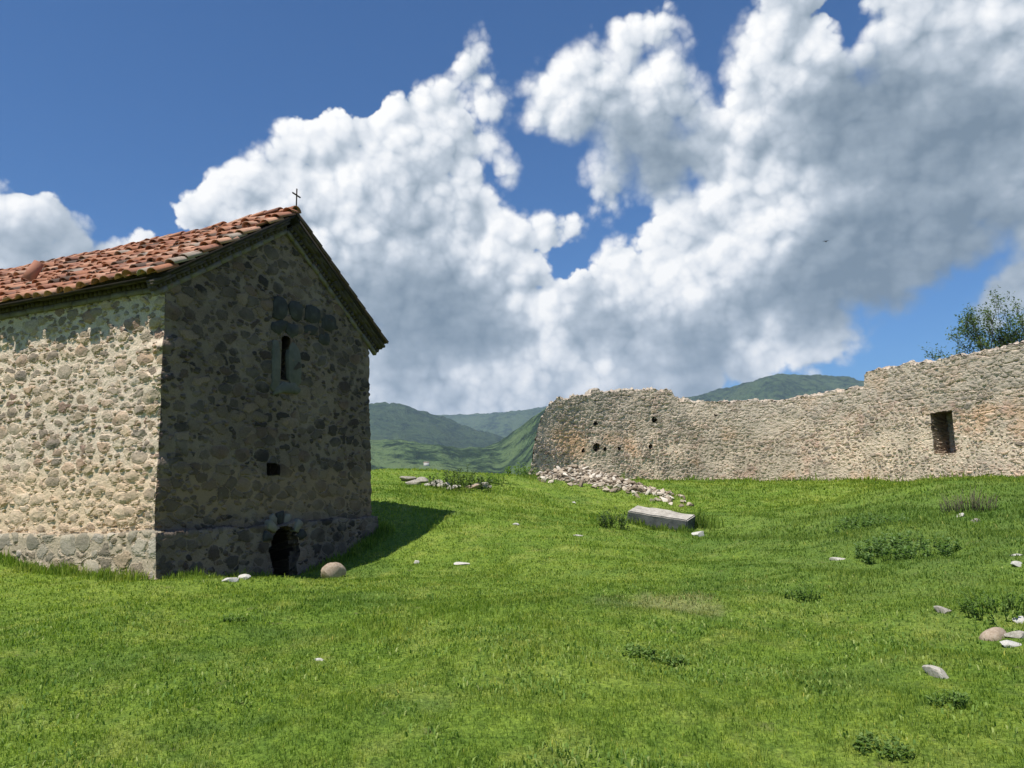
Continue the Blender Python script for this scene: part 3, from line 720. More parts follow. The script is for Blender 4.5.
# loose tile standing on the roof
lp = on_long(31, 278, -.9)
tl = MB(); ns = 9
Vt = []
for (zz, rad_) in ((0, .115), (.42, .095)):
    for rr_ in (rad_, rad_ - .018):
        for k in range(ns):
            tt = PI * 1.15 * k / (ns - 1); Vt.append((math.cos(tt) * rr_, -math.sin(tt) * rr_, zz))
fs = []
for k in range(ns - 1):
    fs += [(k, 2 * ns + k, 2 * ns + k + 1, k + 1), (ns + k, ns + k + 1, 3 * ns + k + 1, 3 * ns + k), (k, k + 1, ns + k + 1, ns + k), (2 * ns + k, 3 * ns + k, 3 * ns + k + 1, 2 * ns + k + 1)]
fs += [(0, ns, 3 * ns, 2 * ns), (ns - 1, 3 * ns - 1, 4 * ns - 1, 2 * ns - 1)]
tl.add(Vt, fs, .5)
lt = tl.build('roof_tile', M['tile'])
tag(lt, 'loose terracotta barrel tile propped upright near the left end of the tiled roof', 'roof tile')
def roof_hit(px, py, h=.12):
    "where a line of sight meets the left roof slope"
    o = ch.matrix_basis.inverted() @ Vector((0, 0, EYE)); d = chM.transposed() @ ray(px, py)
    a = Vector(roof_pt(-1, 0, 0, h)); n = Vector((-sn, 0, cs)); k = (a - o).dot(n) / d.dot(n); return ch.matrix_basis @ (o + d * k)
ch.matrix_basis = Matrix.Translation(P0) @ chM.to_4x4()
lt.location = roof_hit(27, 281); lt.rotation_euler = (math.radians(-6), math.radians(24), math.radians(25))

# ------------------------------------------------------------------ ruined curtain wall
base_px = [(529, 31.0), (560, 32.2), (600, 33.2), (660, 34.1), (720, 34.5), (780, 33.8), (840, 31.9), (900, 29.4), (960, 27.1), (1024, 25.0)]
line = [at(px, 480, Y) for px, Y in base_px]; line = [(p.x, p.y) for p in line] + [(18.7, 21.5), (20.2, 17.0), (20.6, 11.0)]
line = np.array(line)
def catmull(P, n=24):
    out = []; Q_ = np.vstack([2 * P[0] - P[1], P, 2 * P[-1] - P[-2]])
    for i in range(1, len(Q_) - 2):
        p0, p1, p2, p3 = Q_[i - 1:i + 3]
        for k in range(n):
            t_ = k / n; out.append(.5 * ((2 * p1) + (-p0 + p2) * t_ + (2 * p0 - 5 * p1 + 4 * p2 - p3) * t_ ** 2 + (-p0 + 3 * p1 - 3 * p2 + p3) * t_ ** 3))
    out.append(P[-1]); return np.array(out)
cv = catmull(line); seg = np.r_[0, np.cumsum(np.hypot(*np.diff(cv, axis=0).T))]; UL = seg[-1]
def ruP(u): return (np.interp(u, seg, cv[:, 0]), np.interp(u, seg, cv[:, 1]))
def ruN(u):
    a = np.array(ruP(max(u - .3, 0))); b_ = np.array(ruP(min(u + .3, UL))); d = b_ - a; d /= np.hypot(*d); return (d[1], -d[0])
def u_of_px(px):
    v = ray(px, 440); a = math.atan2(v.x, v.y); az_ = np.arctan2(cv[:, 0], cv[:, 1]); k = np.argmin(abs(az_ - a)); return seg[k]
def ru_z(px, py):
    u = u_of_px(px); x, y_ = ruP(u); return at(px, py, y_).z
top_px = [(529, 473), (531, 462), (534, 446), (538, 430), (542, 416), (547, 407), (553, 402.5), (560, 400), (572, 397), (574, 395.5), (600, 392), (640, 389.5), (668, 389), (675, 391), (678, 397), (690, 401), (700, 402), (750, 400.5), (800, 397.5), (840, 391), (856, 388), (868, 386.5), (870, 375), (874, 371), (885, 369), (905, 367), (920, 364), (960, 358), (985, 354), (1000, 350.5), (1024, 345)]
tu = [u_of_px(p[0]) for p in top_px]; tz = [ru_z(*p) for p in top_px]
tu[0] = 0.0
tu += [tu[-1] + 3, UL]; tz += [tz[-1] + .2, tz[-1] - .6]
cellw = np.cumsum(np.clip(rng.normal(.30, .10, 400), .12, .6)); cellj = rng.normal(0, .05, 400)
def ru_top(u):
    k = int(np.searchsorted(cellw, u)); return float(np.interp(u, tu, tz)) + cellj[k] + .04 * float(vnoise(u * 9, 0, 4)) - .02
us = np.arange(0, UL, .045); zs = np.arange(0.6, 7.6, .042)
wu0, wu1 = u_of_px(934), u_of_px(956); wz0, wz1 = ru_z(943, 453.5), ru_z(943, 412)
us = snap(us, [wu0, wu1]); zs = snap(zs, [wz0, wz1])
holes = [(lambda u, z: (u > wu0 + (z - wz1) * -.0) & (u < wu1) & (z > wz0) & (z < wz1), .85)]
for px, py, r_ in [(596, 423.5, 2.2), (655, 420, 2.4), (583, 450.5, 2), (596.5, 447.5, 3.6), (604.5, 449, 1.8), (650.5, 446.5, 2.2), (620, 448.5, 1.5), (718, 415, 1.2)]:
    uh, zh, rh = u_of_px(px), ru_z(px, py), r_ / F * 33
    holes.append((lambda u, z, uh=uh, zh=zh, rh=rh: (np.hypot(u - uh, (z - zh) * .9) < rh * 1.05), .4))
V, Fq, UV, td, idx = wall_grid(us, zs, ruP, ruN, ru_top, holes)
# top and back
Nn = np.array([ruN(u) for u in us]); zt = np.array([ru_top(u) for u in us]); Pu = np.array([ruP(u) for u in us])
n = len(V); TH = 1.1; rows = [idx[:, -1]]; ext = []
away = Pu / np.hypot(Pu[:, 0], Pu[:, 1])[:, None]; away = np.c_[away[:, 0] + .22, away[:, 1]]; wf = sstep(5.0, 1.5, us)[:, None]; Nn = -(away * wf - Nn * (1 - wf)); Nn /= np.hypot(Nn[:, 0], Nn[:, 1])[:, None]; euv = []; etd = []
for k in range(1, 9):
    q = np.zeros((len(us), 3)); q[:, :2] = Pu - Nn * TH * k / 8; q[:, 2] = zt + fbm(us * 3, us * 0 + k * .9, 2, 6) * .12 + .05
    ext.append(q); euv.append(np.c_[us, zt + .14 * k]); etd.append(np.zeros(len(us))); rows.append(n + (k - 1) * len(us) + np.arange(len(us)))
for k, f_ in enumerate((.75, .5, .25, 0)):
    q = np.zeros((len(us), 3)); q[:, :2] = Pu - Nn * (TH + .02 * k); q[:, 2] = .6 + (zt - .6) * f_
    ext.append(q); euv.append(np.c_[us + 60, q[:, 2]]); etd.append(zt - q[:, 2]); rows.append(n + (8 + k) * len(us) + np.arange(len(us)))
V = np.concatenate([V] + ext); UV = np.concatenate([UV] + euv); td = np.concatenate([td] + etd)
F2 = [np.stack([a[:-1], a[1:], b_[1:], b_[:-1]], -1) for a, b_ in zip(rows[:-1], rows[1:])]
Fq = np.concatenate([Fq] + F2)
V[:, 2] += 0; 
bul = fbm(UV[:, 0] * .35, UV[:, 1] * .35, 3, 12) * .22
V[:, 1] -= bul; 
rw = empty('ruined_wall', (Pu[0][0], Pu[0][1], 1.6))
tag(rw, 'long curving ruined stone wall with a broken top and a dark window opening', 'wall')
V = V - np.array(rw.location)
link('masonry', new_mesh('masonry', V, Fq, [M['ruin']], UV, None, True, {'topd': td}), rw)

# ------------------------------------------------------------------ stones
def stone_mesh(name, seed, mat, flat=.7, rough_=.16, sub=3, angular=.5):
    r_ = np.random.default_rng(seed)
    import bmesh
    bm = bmesh.new(); bmesh.ops.create_icosphere(bm, subdivisions=sub, radius=1)
    planes = r_.normal(0, 1, (11, 3)); planes /= np.linalg.norm(planes, axis=1)[:, None]; offs = r_.uniform(.55, .92, 11)
    o = r_.uniform(0, 50, 2)
    for v in bm.verts:
        p = np.array(v.co)
        for n_v, of in zip(planes, offs * .82):
            dd = p @ n_v - of
            if dd > 0: p = p - n_v * dd * min(1, angular * 1.9)
        f_ = 1 + rough_ * float(fbm(p[0] * 1.8 + o[0] + p[2], p[1] * 1.8 + o[1] - p[2] * .7, 3, seed))
        v.co = Vector((p[0] * f_, p[1] * f_ * .85, p[2] * f_ * flat))
    me = bpy.data.meshes.new(name); bm.to_mesh(me); bm.free(); me.materials.append(mat)
    me.polygons.foreach_set('use_smooth', np.ones(len(me.polygons), bool))
    try: me.set_sharp_from_angle(angle=math.radians(22))
    except Exception: pass
    return me
def put_stone(px, py, size, label, mat='pale_stone', seed=1, flat=.5, rz=0., stretch=(1, 1), sink=.33, name='stone', cat='stone', up=0.0):
    p = on_ground(px, py)
    o = link(name, stone_mesh(name, seed, M[mat], flat, angular=.24 if mat == 'brown_stone' else .5))
    o.location = (p.x, p.y, p.z + size * flat * (1 - 2 * sink) * .5 + up); o.scale = (size * stretch[0], size * stretch[1], size); o.rotation_euler = (random.gauss(0, .1), random.gauss(0, .1), rz)
    return tag(o, label, cat)
put_stone(698, 536, .21, 'white broken stone lying in the grass just in front of the dark block', 'white_stone', 3, .45, .2, (1, .7), .2)
put_stone(230, 582, .12, 'leftmost of three small pale stones at the foot of the chapel gable', 'white_stone', 4, .6, .3)
put_stone(243, 579, .13, 'middle of three small pale stones at the foot of the chapel gable', 'white_stone', 5, .5, .1, (1, .8))
put_stone(258, 577, .13, 'thin flat pale stone beside the crawl hole, nearest the opening', 'pale_stone', 6, .3, -.2, (1.1, .7))
put_stone(332, 578, .23, 'rounded tan boulder at the edge of the chapel shadow beside the crawl hole', 'brown_stone', 7, .85, .4, (1.05, .95), .12, 'boulder', 'boulder')
put_stone(416, 563.5, .08, 'small pale stone lying alone in the grass right of the chapel shadow', 'white_stone', 8, .7)
put_stone(462, 564.5, .13, 'flat pale stone in the grass right of the chapel, beyond the lone small one', 'white_stone', 9, .35, 0, (1.2, .7))
put_stone(319, 661, .055, 'tiny flat white stone on the lawn in the lower left foreground', 'white_stone', 10, .35, 0, (1.3, .6))
put_stone(943, 613, .105, 'blocky pale stone in the grass left of the brown stone group', 'pale_stone', 11, .6, -.6, (1.15, .75))
put_stone(940, 678, .115, 'long upturned pale stone nearest the camera at the lower right', 'pale_stone', 12, .6, -1.0, (1.3, .6))
put_stone(996, 638, .145, 'brown rounded stone, largest of the group at the right edge', 'brown_stone', 13, .55, .3, (1.15, .85))
put_stone(1010, 646, .11, 'pale oblong stone right in front of the brown stone', 'white_stone', 14, .5, .1, (1.2, .7))
put_stone(1016, 638, .12, 'grey flat stone behind the pale oblong one at the right edge', 'pale_stone', 15, .45, 0, (1.3, .8))
put_stone(1021, 623, .09, 'pale stone at the right edge just above the brown stone group', 'white_stone', 16, .6)
put_stone(1016, 556, .10, 'small white stone at the right edge, farther up the mound', 'white_stone', 17, .35, 0, (1.1, .7))
put_stone(1018, 565, .10, 'small pale stone on the right edge below the small white one on the mound', 'white_stone', 18, .6)
put_stone(838, 560, .12, 'thin pale stone half sunk in the mound above the foreground', 'pale_stone', 19, .35, -.7, (1.2, .6))
put_stone(961, 516.5, .11, 'small grey stone in front of the dark dry shrub, left one of two', 'pale_stone', 20, .6)
put_stone(976, 521.5, .11, 'small grey stone in front of the dark dry shrub, right one of two', 'pale_stone', 21, .5)
put_stone(574, 503, .09, 'small white stone alone in the grass below the rubble heap', 'white_stone', 22, .6)
put_stone(516, 525, .09, 'tiny pale stone alone in the grass left of the dark block', 'white_stone', 23, .5)
put_stone(578, 536, .10, 'flat pale chip lying in the grass left below the dark block', 'pale_stone', 24, .25, 0, (1.4, .7))
# low row of stones along the brow
strip_ = [(408, 481, .34, .45), (421, 482.5, .30, .5), (414, 484.5, .25, .5), (428, 486, .2, .5), (437, 486, .32, .5), (446, 487.5, .2, .6), (452, 489, .24, .35), (472, 488, .3, .3), (484, 487.5, .27, .75)]
for i, (px, py, s_, fl) in enumerate(strip_):
    lab = ['pale flat stone at the far left end of the low row by the brow', 'second pale stone in the low row, touching the flat left end stone', 'small grey stone in front of the left end of the low row',
           'small rounded stone at the right foot of the left end group of the row', 'larger pale stone standing alone left of the dark bush', 'small stone just right of the larger pale one left of the bush', 'thin flat stone at the left foot of the dark bush',
           'low brownish stone at the right foot of the dark bush', 'bright rounded stone at the right end of the low row, past the bush'][i]
    o = put_stone(px, py, s_, lab, 'pale_stone' if i not in (7,) else 'brown_stone', 40 + i, fl, random.uniform(-.4, .4), (1.25, .8), .2)
    o['group'] = 'stones in a low row along the brow'
# rubble heap: every stone its own object
protos = [stone_mesh('rubble_stone', 60 + k, M['rubble'], random.uniform(.5, .8), .2, 2, .6) for k in range(10)]
n_rub = 0
while n_rub < 292:
    u = random.betavariate(1.15, 1.35) * 1.02 - .01; v = -1.25 + 1.75 * random.random() ** .8
    if n_rub > 255: v = -1.1 - random.random() * .9
    x = float(np.interp(u, spu, SP[:, 0])); y_ = float(np.interp(u, spu, SP[:, 1])) + v
    s_ = random.choice((random.uniform(.07, .12), random.uniform(.08, .13), random.uniform(.12, .19)))
    o = link('rubble_stone', protos[n_rub % 10]); z0 = gz(x, y_)
    o.location = (x, y_, z0 + s_ * random.uniform(.1, .55)); o.scale = (s_ * random.uniform(.9, 1.5), s_, s_ * random.uniform(.8, 1.1)); o.rotation_euler = (random.gauss(0, .5), random.gauss(0, .5), random.uniform(0, 6.28))
    tag(o, 'loose building stone of the long rubble heap below the ruined wall', 'stone', 'stones of the rubble heap'); n_rub += 1

# the countless smaller chips between them
mb = MB(); chip = []
for k in range(6):
    me_ = stone_mesh('chip', 90 + k, M['rubble'], .6, .2, 1, .7); chip.append((np.array([v.co[:] for v in me_.vertices]), [tuple(p_.vertices) for p_ in me_.polygons])); bpy.data.meshes.remove(me_)
for k in range(1100):
    u = random.betavariate(1.1, 1.35); v = -1.25 + 1.7 * random.random()
    x = float(np.interp(u, spu, SP[:, 0])); y_ = float(np.interp(u, spu, SP[:, 1])) + v
    if heap(np.array([x]), np.array([y_]))[0] < .05: continue
    V_, F_ = chip[k % 6]; s_ = random.uniform(.04, .085); Rm = np.array(Matrix.Rotation(random.uniform(0, 6.28), 3, 'Z') @ Matrix.Rotation(random.gauss(0, .7), 3, 'X'))
    mb.add((V_ * np.array([1.3, 1, .8]) * s_) @ Rm.T + np.array([x, y_, gz(x, y_) + s_ * .4]), F_, random.random())
o = mb.build('rubble', M['chips']); o['kind'] = 'stuff'

# carved block lying in the grass
A = on_ground(629, 524); 
fl_, fr_ = at(628, 507.5, 20.0), at(691, 518, 19.2)
d = (fr_ - fl_); d.z = 0; lenb = 1.62; dirx = d.normalized(); diry = Vector((-dirx.y, dirx.x, 0))
hb_ = .54
import bmesh
bm = bmesh.new(); bmesh.ops.create_cube(bm, size=1)
for v in bm.verts:
    v.co.x *= lenb; v.co.y *= .62; v.co.z *= hb_
    if v.co.x < 0 and v.co.z > 0: v.co.x += .06
    v.co += Vector(rng.normal(0, .012, 3))
bmesh.ops.bevel(bm, geom=bm.edges[:], offset=.025, segments=2, affect='EDGES')
bmesh.ops.subdivide_edges(bm, edges=[e for e in bm.edges if e.calc_length() > .3], cuts=14, use_grid_fill=True)
for v in bm.verts:
    q = v.co; n__ = float(fbm(q.x * 3 + q.z * 2, q.y * 3 + q.z * 1.4, 4, 31)) * .032; v.co += v.normal * n__
me = bpy.data.meshes.new('stone_block'); bm.to_mesh(me); bm.free(); me.materials.append(M['slab'])
me.polygons.foreach_set('use_smooth', np.ones(len(me.polygons), bool))
try: me.set_sharp_from_angle(angle=math.radians(35))
except Exception: pass
cx = (fl_ + fr_) / 2 + diry * .31 - dirx * .09
o = link('stone_block', me); o.location = (cx.x, cx.y, cx.z - hb_ / 2 + .0); o.rotation_euler = (math.radians(12), math.atan2(-(fr_.z - fl_.z), lenb), math.atan2(dirx.y, dirx.x))
tag(o, 'long dark carved stone block with a pale top lying in the grass', 'stone block')

# ------------------------------------------------------------------ grass, weeds, shrubs
def foliage_mat(name, stops, tint=False, trans=.3):
    m, t, b = material(name)
    r_ = t.attr('rnd')
    if tint:
        pos = t.new('ShaderNodeNewGeometry').outputs['Position']
        c = grass_tint(t, pos)
        c = t.mix(1.0, c, t.ramp(r_, stops), 'MULTIPLY')
    else: c = t.ramp(r_, stops)
    t.set(b.inputs['Base Color'], c); b.inputs['Roughness'].default_value = .7; b.inputs['Specular IOR Level'].default_value = .10
    tr = t.new('ShaderNodeBsdfTranslucent'); t.set(tr.inputs[0], t.mix(1.0, c, (1.15, 1.3, .6), 'MULTIPLY'))
    mx = t.new('ShaderNodeMixShader'); mx.inputs[0].default_value = trans
    t.l.new(b.outputs[0], mx.inputs[1]); t.l.new(tr.outputs[0], mx.inputs[2]); t.l.new(mx.outputs[0], out_node(m).inputs['Surface'])
    return m
M['grass'] = foliage_mat('grass_blade', [(0, (.55, .64, .62)), (.35, (1.05, 1.05, 1.)), (.75, (1.4, 1.25, 1.15)), (.93, (1.8, 1.5, 1.3)), (.97, (2.6, 1.8, 2.2)), (1, (2.8, 1.9, 2.6))], True, .5)
M['weed'] = foliage_mat('weed_leaf', [(0, (.10, .17, .04)), (.5, (.16, .25, .06)), (1, (.24, .33, .10))], False, .45)
M['nettle'] = foliage_mat('nettle_leaf', [(0, (.10, .165, .05)), (.5, (.16, .25, .08)), (1, (.24, .34, .13))], False, .45)
M['clover'] = foliage_mat('clover_leaf', [(0, (.10, .18, .04)), (.5, (.18, .28, .055)), (.85, (.28, .36, .09)), (1, (.36, .40, .14))])
M['weed_dark'] = foliage_mat('dark_weed_leaf', [(0, (.045, .075, .03)), (.5, (.075, .115, .042)), (1, (.14, .17, .075))])
M['leaf'] = foliage_mat('tree_leaf', [(0, (.075, .115, .04)), (.5, (.12, .17, .06)), (1, (.18, .23, .09))])

def blades(X, Y, Z, Hh, Wd, lean, name, mat, rnd):
    n = len(X); a = rng.uniform(0, 2 * PI, n); la = rng.uniform(0, 2 * PI, n)
    dx, dy = np.cos(a) * Wd / 2, np.sin(a) * Wd / 2
    lx, ly = np.cos(la) * lean * Hh, np.sin(la) * lean * Hh
    V = np.zeros((n, 5, 3))
    V[:, 0] = np.c_[X - dx, Y - dy, Z - .015]; V[:, 1] = np.c_[X + dx, Y + dy, Z - .015]
    V[:, 2] = np.c_[X + lx * .35 + dx * .75, Y + ly * .35 + dy * .75, Z + Hh * .6]; V[:, 3] = np.c_[X + lx * .35 - dx * .75, Y + ly * .35 - dy * .75, Z + Hh * .6]
    V[:, 4] = np.c_[X + lx, Y + ly, Z + Hh * np.sqrt(np.clip(1 - lean ** 2 * .5, .2, 1))]
    k = (np.arange(n) * 5)[:, None]
    me = new_mesh(name, V.reshape(-1, 3), [k + [0, 1, 2, 3], k + [3, 2, 4]], [mat], None, None, False, {'rnd': np.repeat(rnd, 5)})
    return me
def in_chapel(x, y, pad=.1):
    q = np.c_[x - P0.x, y - P0.y]; g_ = q @ np.array([Gd.x, Gd.y]); l_ = q @ np.array([Ld.x, Ld.y])
    return (g_ > -PR - pad * 0) & (g_ < W + PR) & (l_ > -PR) & (l_ < LEN + PR)
ND = 560000
# density falls with distance from the path the photographer stands on
u_ = rng.uniform(0, 1, ND); d_ = 2.2 * (34 / 2.2) ** (u_ ** .92)
a_ = np.radians(rng.uniform(-46, 46, ND))
GX, GY = np.sin(a_) * d_, np.cos(a_) * d_
clump = fbm(GX * 3.1, GY * 3.1, 3, 14)
keep = (rng.uniform(-.5, .5, ND) < clump + .28) & ~in_chapel(GX, GY) & (heap(GX, GY) < .07)
GX, GY, d_ = GX[keep], GY[keep], d_[keep]
GZ = ground(GX, GY); n = len(GX)
tall = sstep(.05, .35, fbm(GX * .45, GY * .45, 3, 25)) + .6 * sstep(4, 9, GX) * sstep(6, 10, GY)
Hh = rng.uniform(.012, .033, n) * (1 + 1.0 * tall) * (1 + .025 * d_); Wd = np.maximum(.0045, .0011 * d_) * rng.uniform(.7, 1.3, n)
Hh = np.where(rng.uniform(0, 1, n) < .02, Hh * 1.9, Hh)
rnd = np.clip(rng.beta(2, 2.2, n) * .93 + (rng.uniform(0, 1, n) < .025) * .5, 0, 1)
me = blades(GX, GY, GZ, Hh, Wd, rng.uniform(.15, .95, n), 'grass', M['grass'], rnd)
o = link('grass', me); o['kind'] = 'stuff'
# clover and plantain leaves low in the turf, in patches
NC = 60000; d_ = 2.6 * (14 / 2.6) ** rng.uniform(0, 1, NC); a_ = np.radians(rng.uniform(-46, 46, NC)); CX, CY = np.sin(a_) * d_, np.cos(a_) * d_
kp = (fbm(CX * 1.3, CY * 1.3, 3, 61) > .12 + .25 * rng.uniform(-1, 1, NC)) & ~in_chapel(CX, CY); CX, CY, d_ = CX[kp], CY[kp], d_[kp]; n = len(CX)
me = blades(CX, CY, ground(CX, CY) + .008, rng.uniform(.02, .045, n), rng.uniform(.008, .02, n), rng.uniform(.7, 1.25, n), 'clover', M['clover'], rng.uniform(0, 1, n))
o = link('clover', me); o['kind'] = 'stuff'
# taller grass that the mower and the sheep miss along masonry
ex_x, ex_y, ex_h = [], [], []
def fringe(a, b_, n, wid, h):
    f_ = rng.uniform(0, 1, n); ex_x.append(a[0] + (b_[0] - a[0]) * f_ + rng.normal(0, wid, n)); ex_y.append(a[1] + (b_[1] - a[1]) * f_ + rng.normal(0, wid, n)); ex_h.append(rng.uniform(.3, 1, n) * h * np.clip(.35 + 1.6 * np.abs(fbm(f_ * 14, f_ * 0, 3, 5)), .2, 1.3))
c0 = P0 - Gd * .26; fringe(c0 + Ld * 4.6, c0, 2600, .12, .19)
c1 = P0 + Od * .26; fringe(c1, c1 + Gd * 2.2, 1000, .10, .18); fringe(c1 + Gd * 3.4, c1 + Gd * 6, 1500, .12, .2)
for k in range(60): 
    ua, ub = k / 60 * 38, (k + 1) / 60 * 38
    if ub > UL: break
    na, nb = ruN(ua), ruN(ub); pa, pb = ruP(ua), ruP(ub); fringe((pa[0] + na[0] * .3, pa[1] + na[1] * .3), (pb[0] + nb[0] * .3, pb[1] + nb[1] * .3), int(20 + 110 * random.random() ** 2), .14, random.uniform(.15, .42))
bc = o_blk = bpy.data.objects['stone_block'].location if 'stone_block' in bpy.data.objects else cx
fringe((cx.x - dirx.x * .9 - diry.x * .4, cx.y - dirx.y * .9 - diry.y * .4), (cx.x + dirx.x * .9 - diry.x * .4, cx.y + dirx.y * .9 - diry.y * .4), 700, .07, .22)
fringe((cx.x + dirx.x * .1 + diry.x * .5, cx.y + dirx.y * .1 + diry.y * .5), (cx.x + dirx.x * 1.1 + diry.x * .5, cx.y + dirx.y * 1.1 + diry.y * .5), 900, .16, .42)
EX, EY, EH = np.concatenate(ex_x), np.concatenate(ex_y), np.concatenate(ex_h)
kp = ~in_chapel(EX, EY); EX, EY, EH = EX[kp], EY[kp], EH[kp]; EZ = ground(EX, EY); dd = np.hypot(EX, EY)
me = blades(EX, EY, EZ, EH, np.maximum(.008, .0012 * dd), rng.uniform(.1, .6, len(EX)), 'tall_grass', M['grass'], np.clip(rng.beta(2, 3, len(EX)) * .8, 0, 1))
o = link('tall_grass', me); o['kind'] = 'stuff'

def leaf_quads(mb, C, N, size, rr_, aspect=.45):
    "pointed leaf: two triangles folded on the midrib"
    n = len(C)
    for i in range(n):
        c = Vector(C[i]); d = Vector(N[i]).normalized(); s_ = size[i]
        x = d.cross(Vector((0, 0, 1)));
        if x.length < .01: x = Vector((1, 0, 0))
        x.normalize(); up = x.cross(d)
        w = s_ * aspect; tip = c + d * s_; mid = c + d * s_ * .45
        mb.add([c, mid + x * w * .5 + up * w * .15, tip, mid - x * w * .5 + up * w * .15], [(0, 1, 2), (0, 2, 3)], rr_[i])
def weed(name, px, py, rad, hgt, n, label, cat, mat='weed', leaf=.07, stems=14, twig=None):
    p = on_ground(px, py)
    mb = MB(); tw = MB(); C, N, S, R_ = [], [], [], []
    for k in range(stems):
        a = random.uniform(0, 6.28); r_ = rad * math.sqrt(random.random()); bx_, by_ = math.cos(a) * r_, math.sin(a) * r_
        bz = gz(p.x + bx_, p.y + by_) - p.z; h = hgt * random.uniform(.5, 1) * (1 - .45 * (r_ / rad) ** 2); ln = random.uniform(0, .5) * h
        tp = (bx_ + math.cos(a) * ln, by_ + math.sin(a) * ln, bz + h)
        tw.tube([(bx_, by_, bz - .03), ((bx_ * 2 + tp[0]) / 3 + random.gauss(0, .02), (by_ * 2 + tp[1]) / 3, bz + h * .5), tp], [.006 + .003 * hgt, .005, .002], 4)
        for q in range(max(1, n // stems)):
            f_ = random.uniform(.15, 1); aa = random.uniform(0, 6.28)
            C.append((bx_ + (tp[0] - bx_) * f_, by_ + (tp[1] - by_) * f_, bz + h * f_)); N.append((math.cos(aa), math.sin(aa), random.uniform(-.3, .9))); S.append(leaf * random.uniform(.5, 1.2)); R_.append(random.random())
    leaf_quads(mb, C, N, S, R_)
    V = np.concatenate(mb.V + tw.V); A = np.concatenate(mb.A + tw.A); k3 = len(mb.F3); sh = mb.n
    F3 = mb.F3 + [[i + sh for i in f] for f in tw.F3]; F4 = mb.F4 + [[i + sh for i in f] for f in tw.F4]
    mi = [0] * len(mb.F3) + [1] * len(tw.F3) + [0] * len(mb.F4) + [1] * len(tw.F4)
    me = new_mesh(name, V, [np.array(q_) for q_ in (F3, F4) if len(q_)], [M[mat], M[twig or mat]], None, mi, False, {'rnd': A})
    return tag(link(name, me, None, p), label, cat)
weed('bush', 461, 489, .95, .75, 900, 'dark green bush among the stones of the low row on the brow', 'bush', 'weed_dark', .13, 46)
weed('bush', 498, 484, .6, .4, 300, 'low yellowish green bush right of the dark bush on the brow', 'bush', 'weed', .12, 22)
weed('nettle_plant', 905, 556, .75, .34, 1900, 'bluish green nettle patch on the mound at right', 'nettles', 'nettle', .085, 100)
weed('nettle_plant', 868, 527, .8, .26, 1100, 'smaller nettle patch on the mound left of the big one', 'nettles', 'nettle', .085, 70)
weed('shrub', 970, 512, .55, .55, 420, 'dark dry twiggy shrub in front of the ruined wall at right', 'shrub', 'weed_dark', .05, 110, 'dry_twig')
weed('weed_plant', 613, 528, .38, .5, 380, 'dark tuft of weeds just left of the dark stone block', 'weeds', 'weed_dark', .10, 30)
weed('weed_plant', 803, 600, .22, .20, 260, 'small upright weed on the slope in the middle right', 'weeds', 'weed', .06, 26)
weed('weed_plant', 1002, 612, .4, .26, 700, 'leafy weed clump behind the brown stone at the right edge', 'weeds', 'weed', .055, 60)
weed('weed_plant', 950, 706, .13, .12, 200, 'dark weed tuft below the long upturned pale stone', 'weeds', 'weed', .045, 30)
weed('weed_plant', 640, 655, .22, .07, 260, 'low flat weed in the middle foreground', 'weeds', 'weed', .06, 40)
weed('weed_plant', 674, 664, .10, .09, 130, 'small dark weed right of the low flat weed', 'weeds', 'weed', .05, 24)
weed('weed_plant', 884, 752, .15, .08, 260, 'dark leafy weed at the bottom right corner', 'weeds', 'weed', .045, 36)
weed('weed_plant', 233, 621, .14, .07, 150, 'little weed on the lawn below the chapel gable', 'weeds', 'weed', .05, 26)
weed('bush', 522, 476, .6, .6, 420, 'small green bush at the left end of the ruined wall', 'bush', 'weed', .13, 26)

# tree behind the wall
def make_tree(base, height, name, label, seed, spread, leafn, lean=(0, 0)):
    rg = random.Random(seed); e = empty(name, base); tag(e, label, 'tree')
    tk = MB(); C, N, S, R_ = [], [], [], []; tips = []
    def grow(p, d, ln, r_, lev):
        pts_ = [p]; q = p.copy(); dd = d.copy(); k = 4
        for i in range(k):
            dd = (dd + Vector((rg.gauss(0, .16), rg.gauss(0, .16), rg.gauss(.05, .1)))).normalized(); q = q + dd * ln / k; pts_.append(q.copy())
        tk.tube(pts_, [r_ * (1 - .6 * i / k) for i in range(k + 1)], 6 if lev < 2 else 4)
        if lev >= 2:
            for i in range(1, k + 1): tips.append((pts_[i], dd))
        if lev >= 4: return
        for j in range(rg.choice((2, 3, 3)) if lev else 5):
            f_ = rg.uniform(.45, 1.0); i = min(int(f_ * k), k - 1); o_ = pts_[i].lerp(pts_[i + 1], f_ * k - i)
            a = rg.uniform(0, 6.28); up = rg.uniform(.25, .95); nd = (dd * .55 + Vector((math.cos(a) * spread, math.sin(a) * spread, up))).normalized()
            grow(o_, nd, ln * rg.uniform(.5, .72), r_ * .5, lev + 1)
    for s_ in range(3):
        a = s_ * 2.1 + .5; grow(Vector((math.cos(a) * .15, math.sin(a) * .15, -.2)), Vector((math.cos(a) * .28 + lean[0], math.sin(a) * .2 + lean[1], 1)).normalized(), height * .52, .10, 0)
    for i in range(leafn):
        p, d = rg.choice(tips); p = p + Vector((rg.gauss(0, .10), rg.gauss(0, .10), rg.gauss(0, .10)))
        C.append(p); N.append((rg.gauss(0, 1), rg.gauss(0, 1), rg.gauss(.2, .7))); S.append(rg.uniform(.06, .14)); R_.append(rg.random())
    tk.build('trunk', M['bark'], e, True)
    mb = MB(); leaf_quads(mb, C, N, S, R_, .6); mb.build('crown', M['leaf'], e)
p = at(1040, 470, 30.0); make_tree(Vector((p.x, p.y, gz(p.x, p.y))), 7.6, 'tree', 'sparse twiggy tree growing behind the ruined wall at right', 5, .48, 11500)

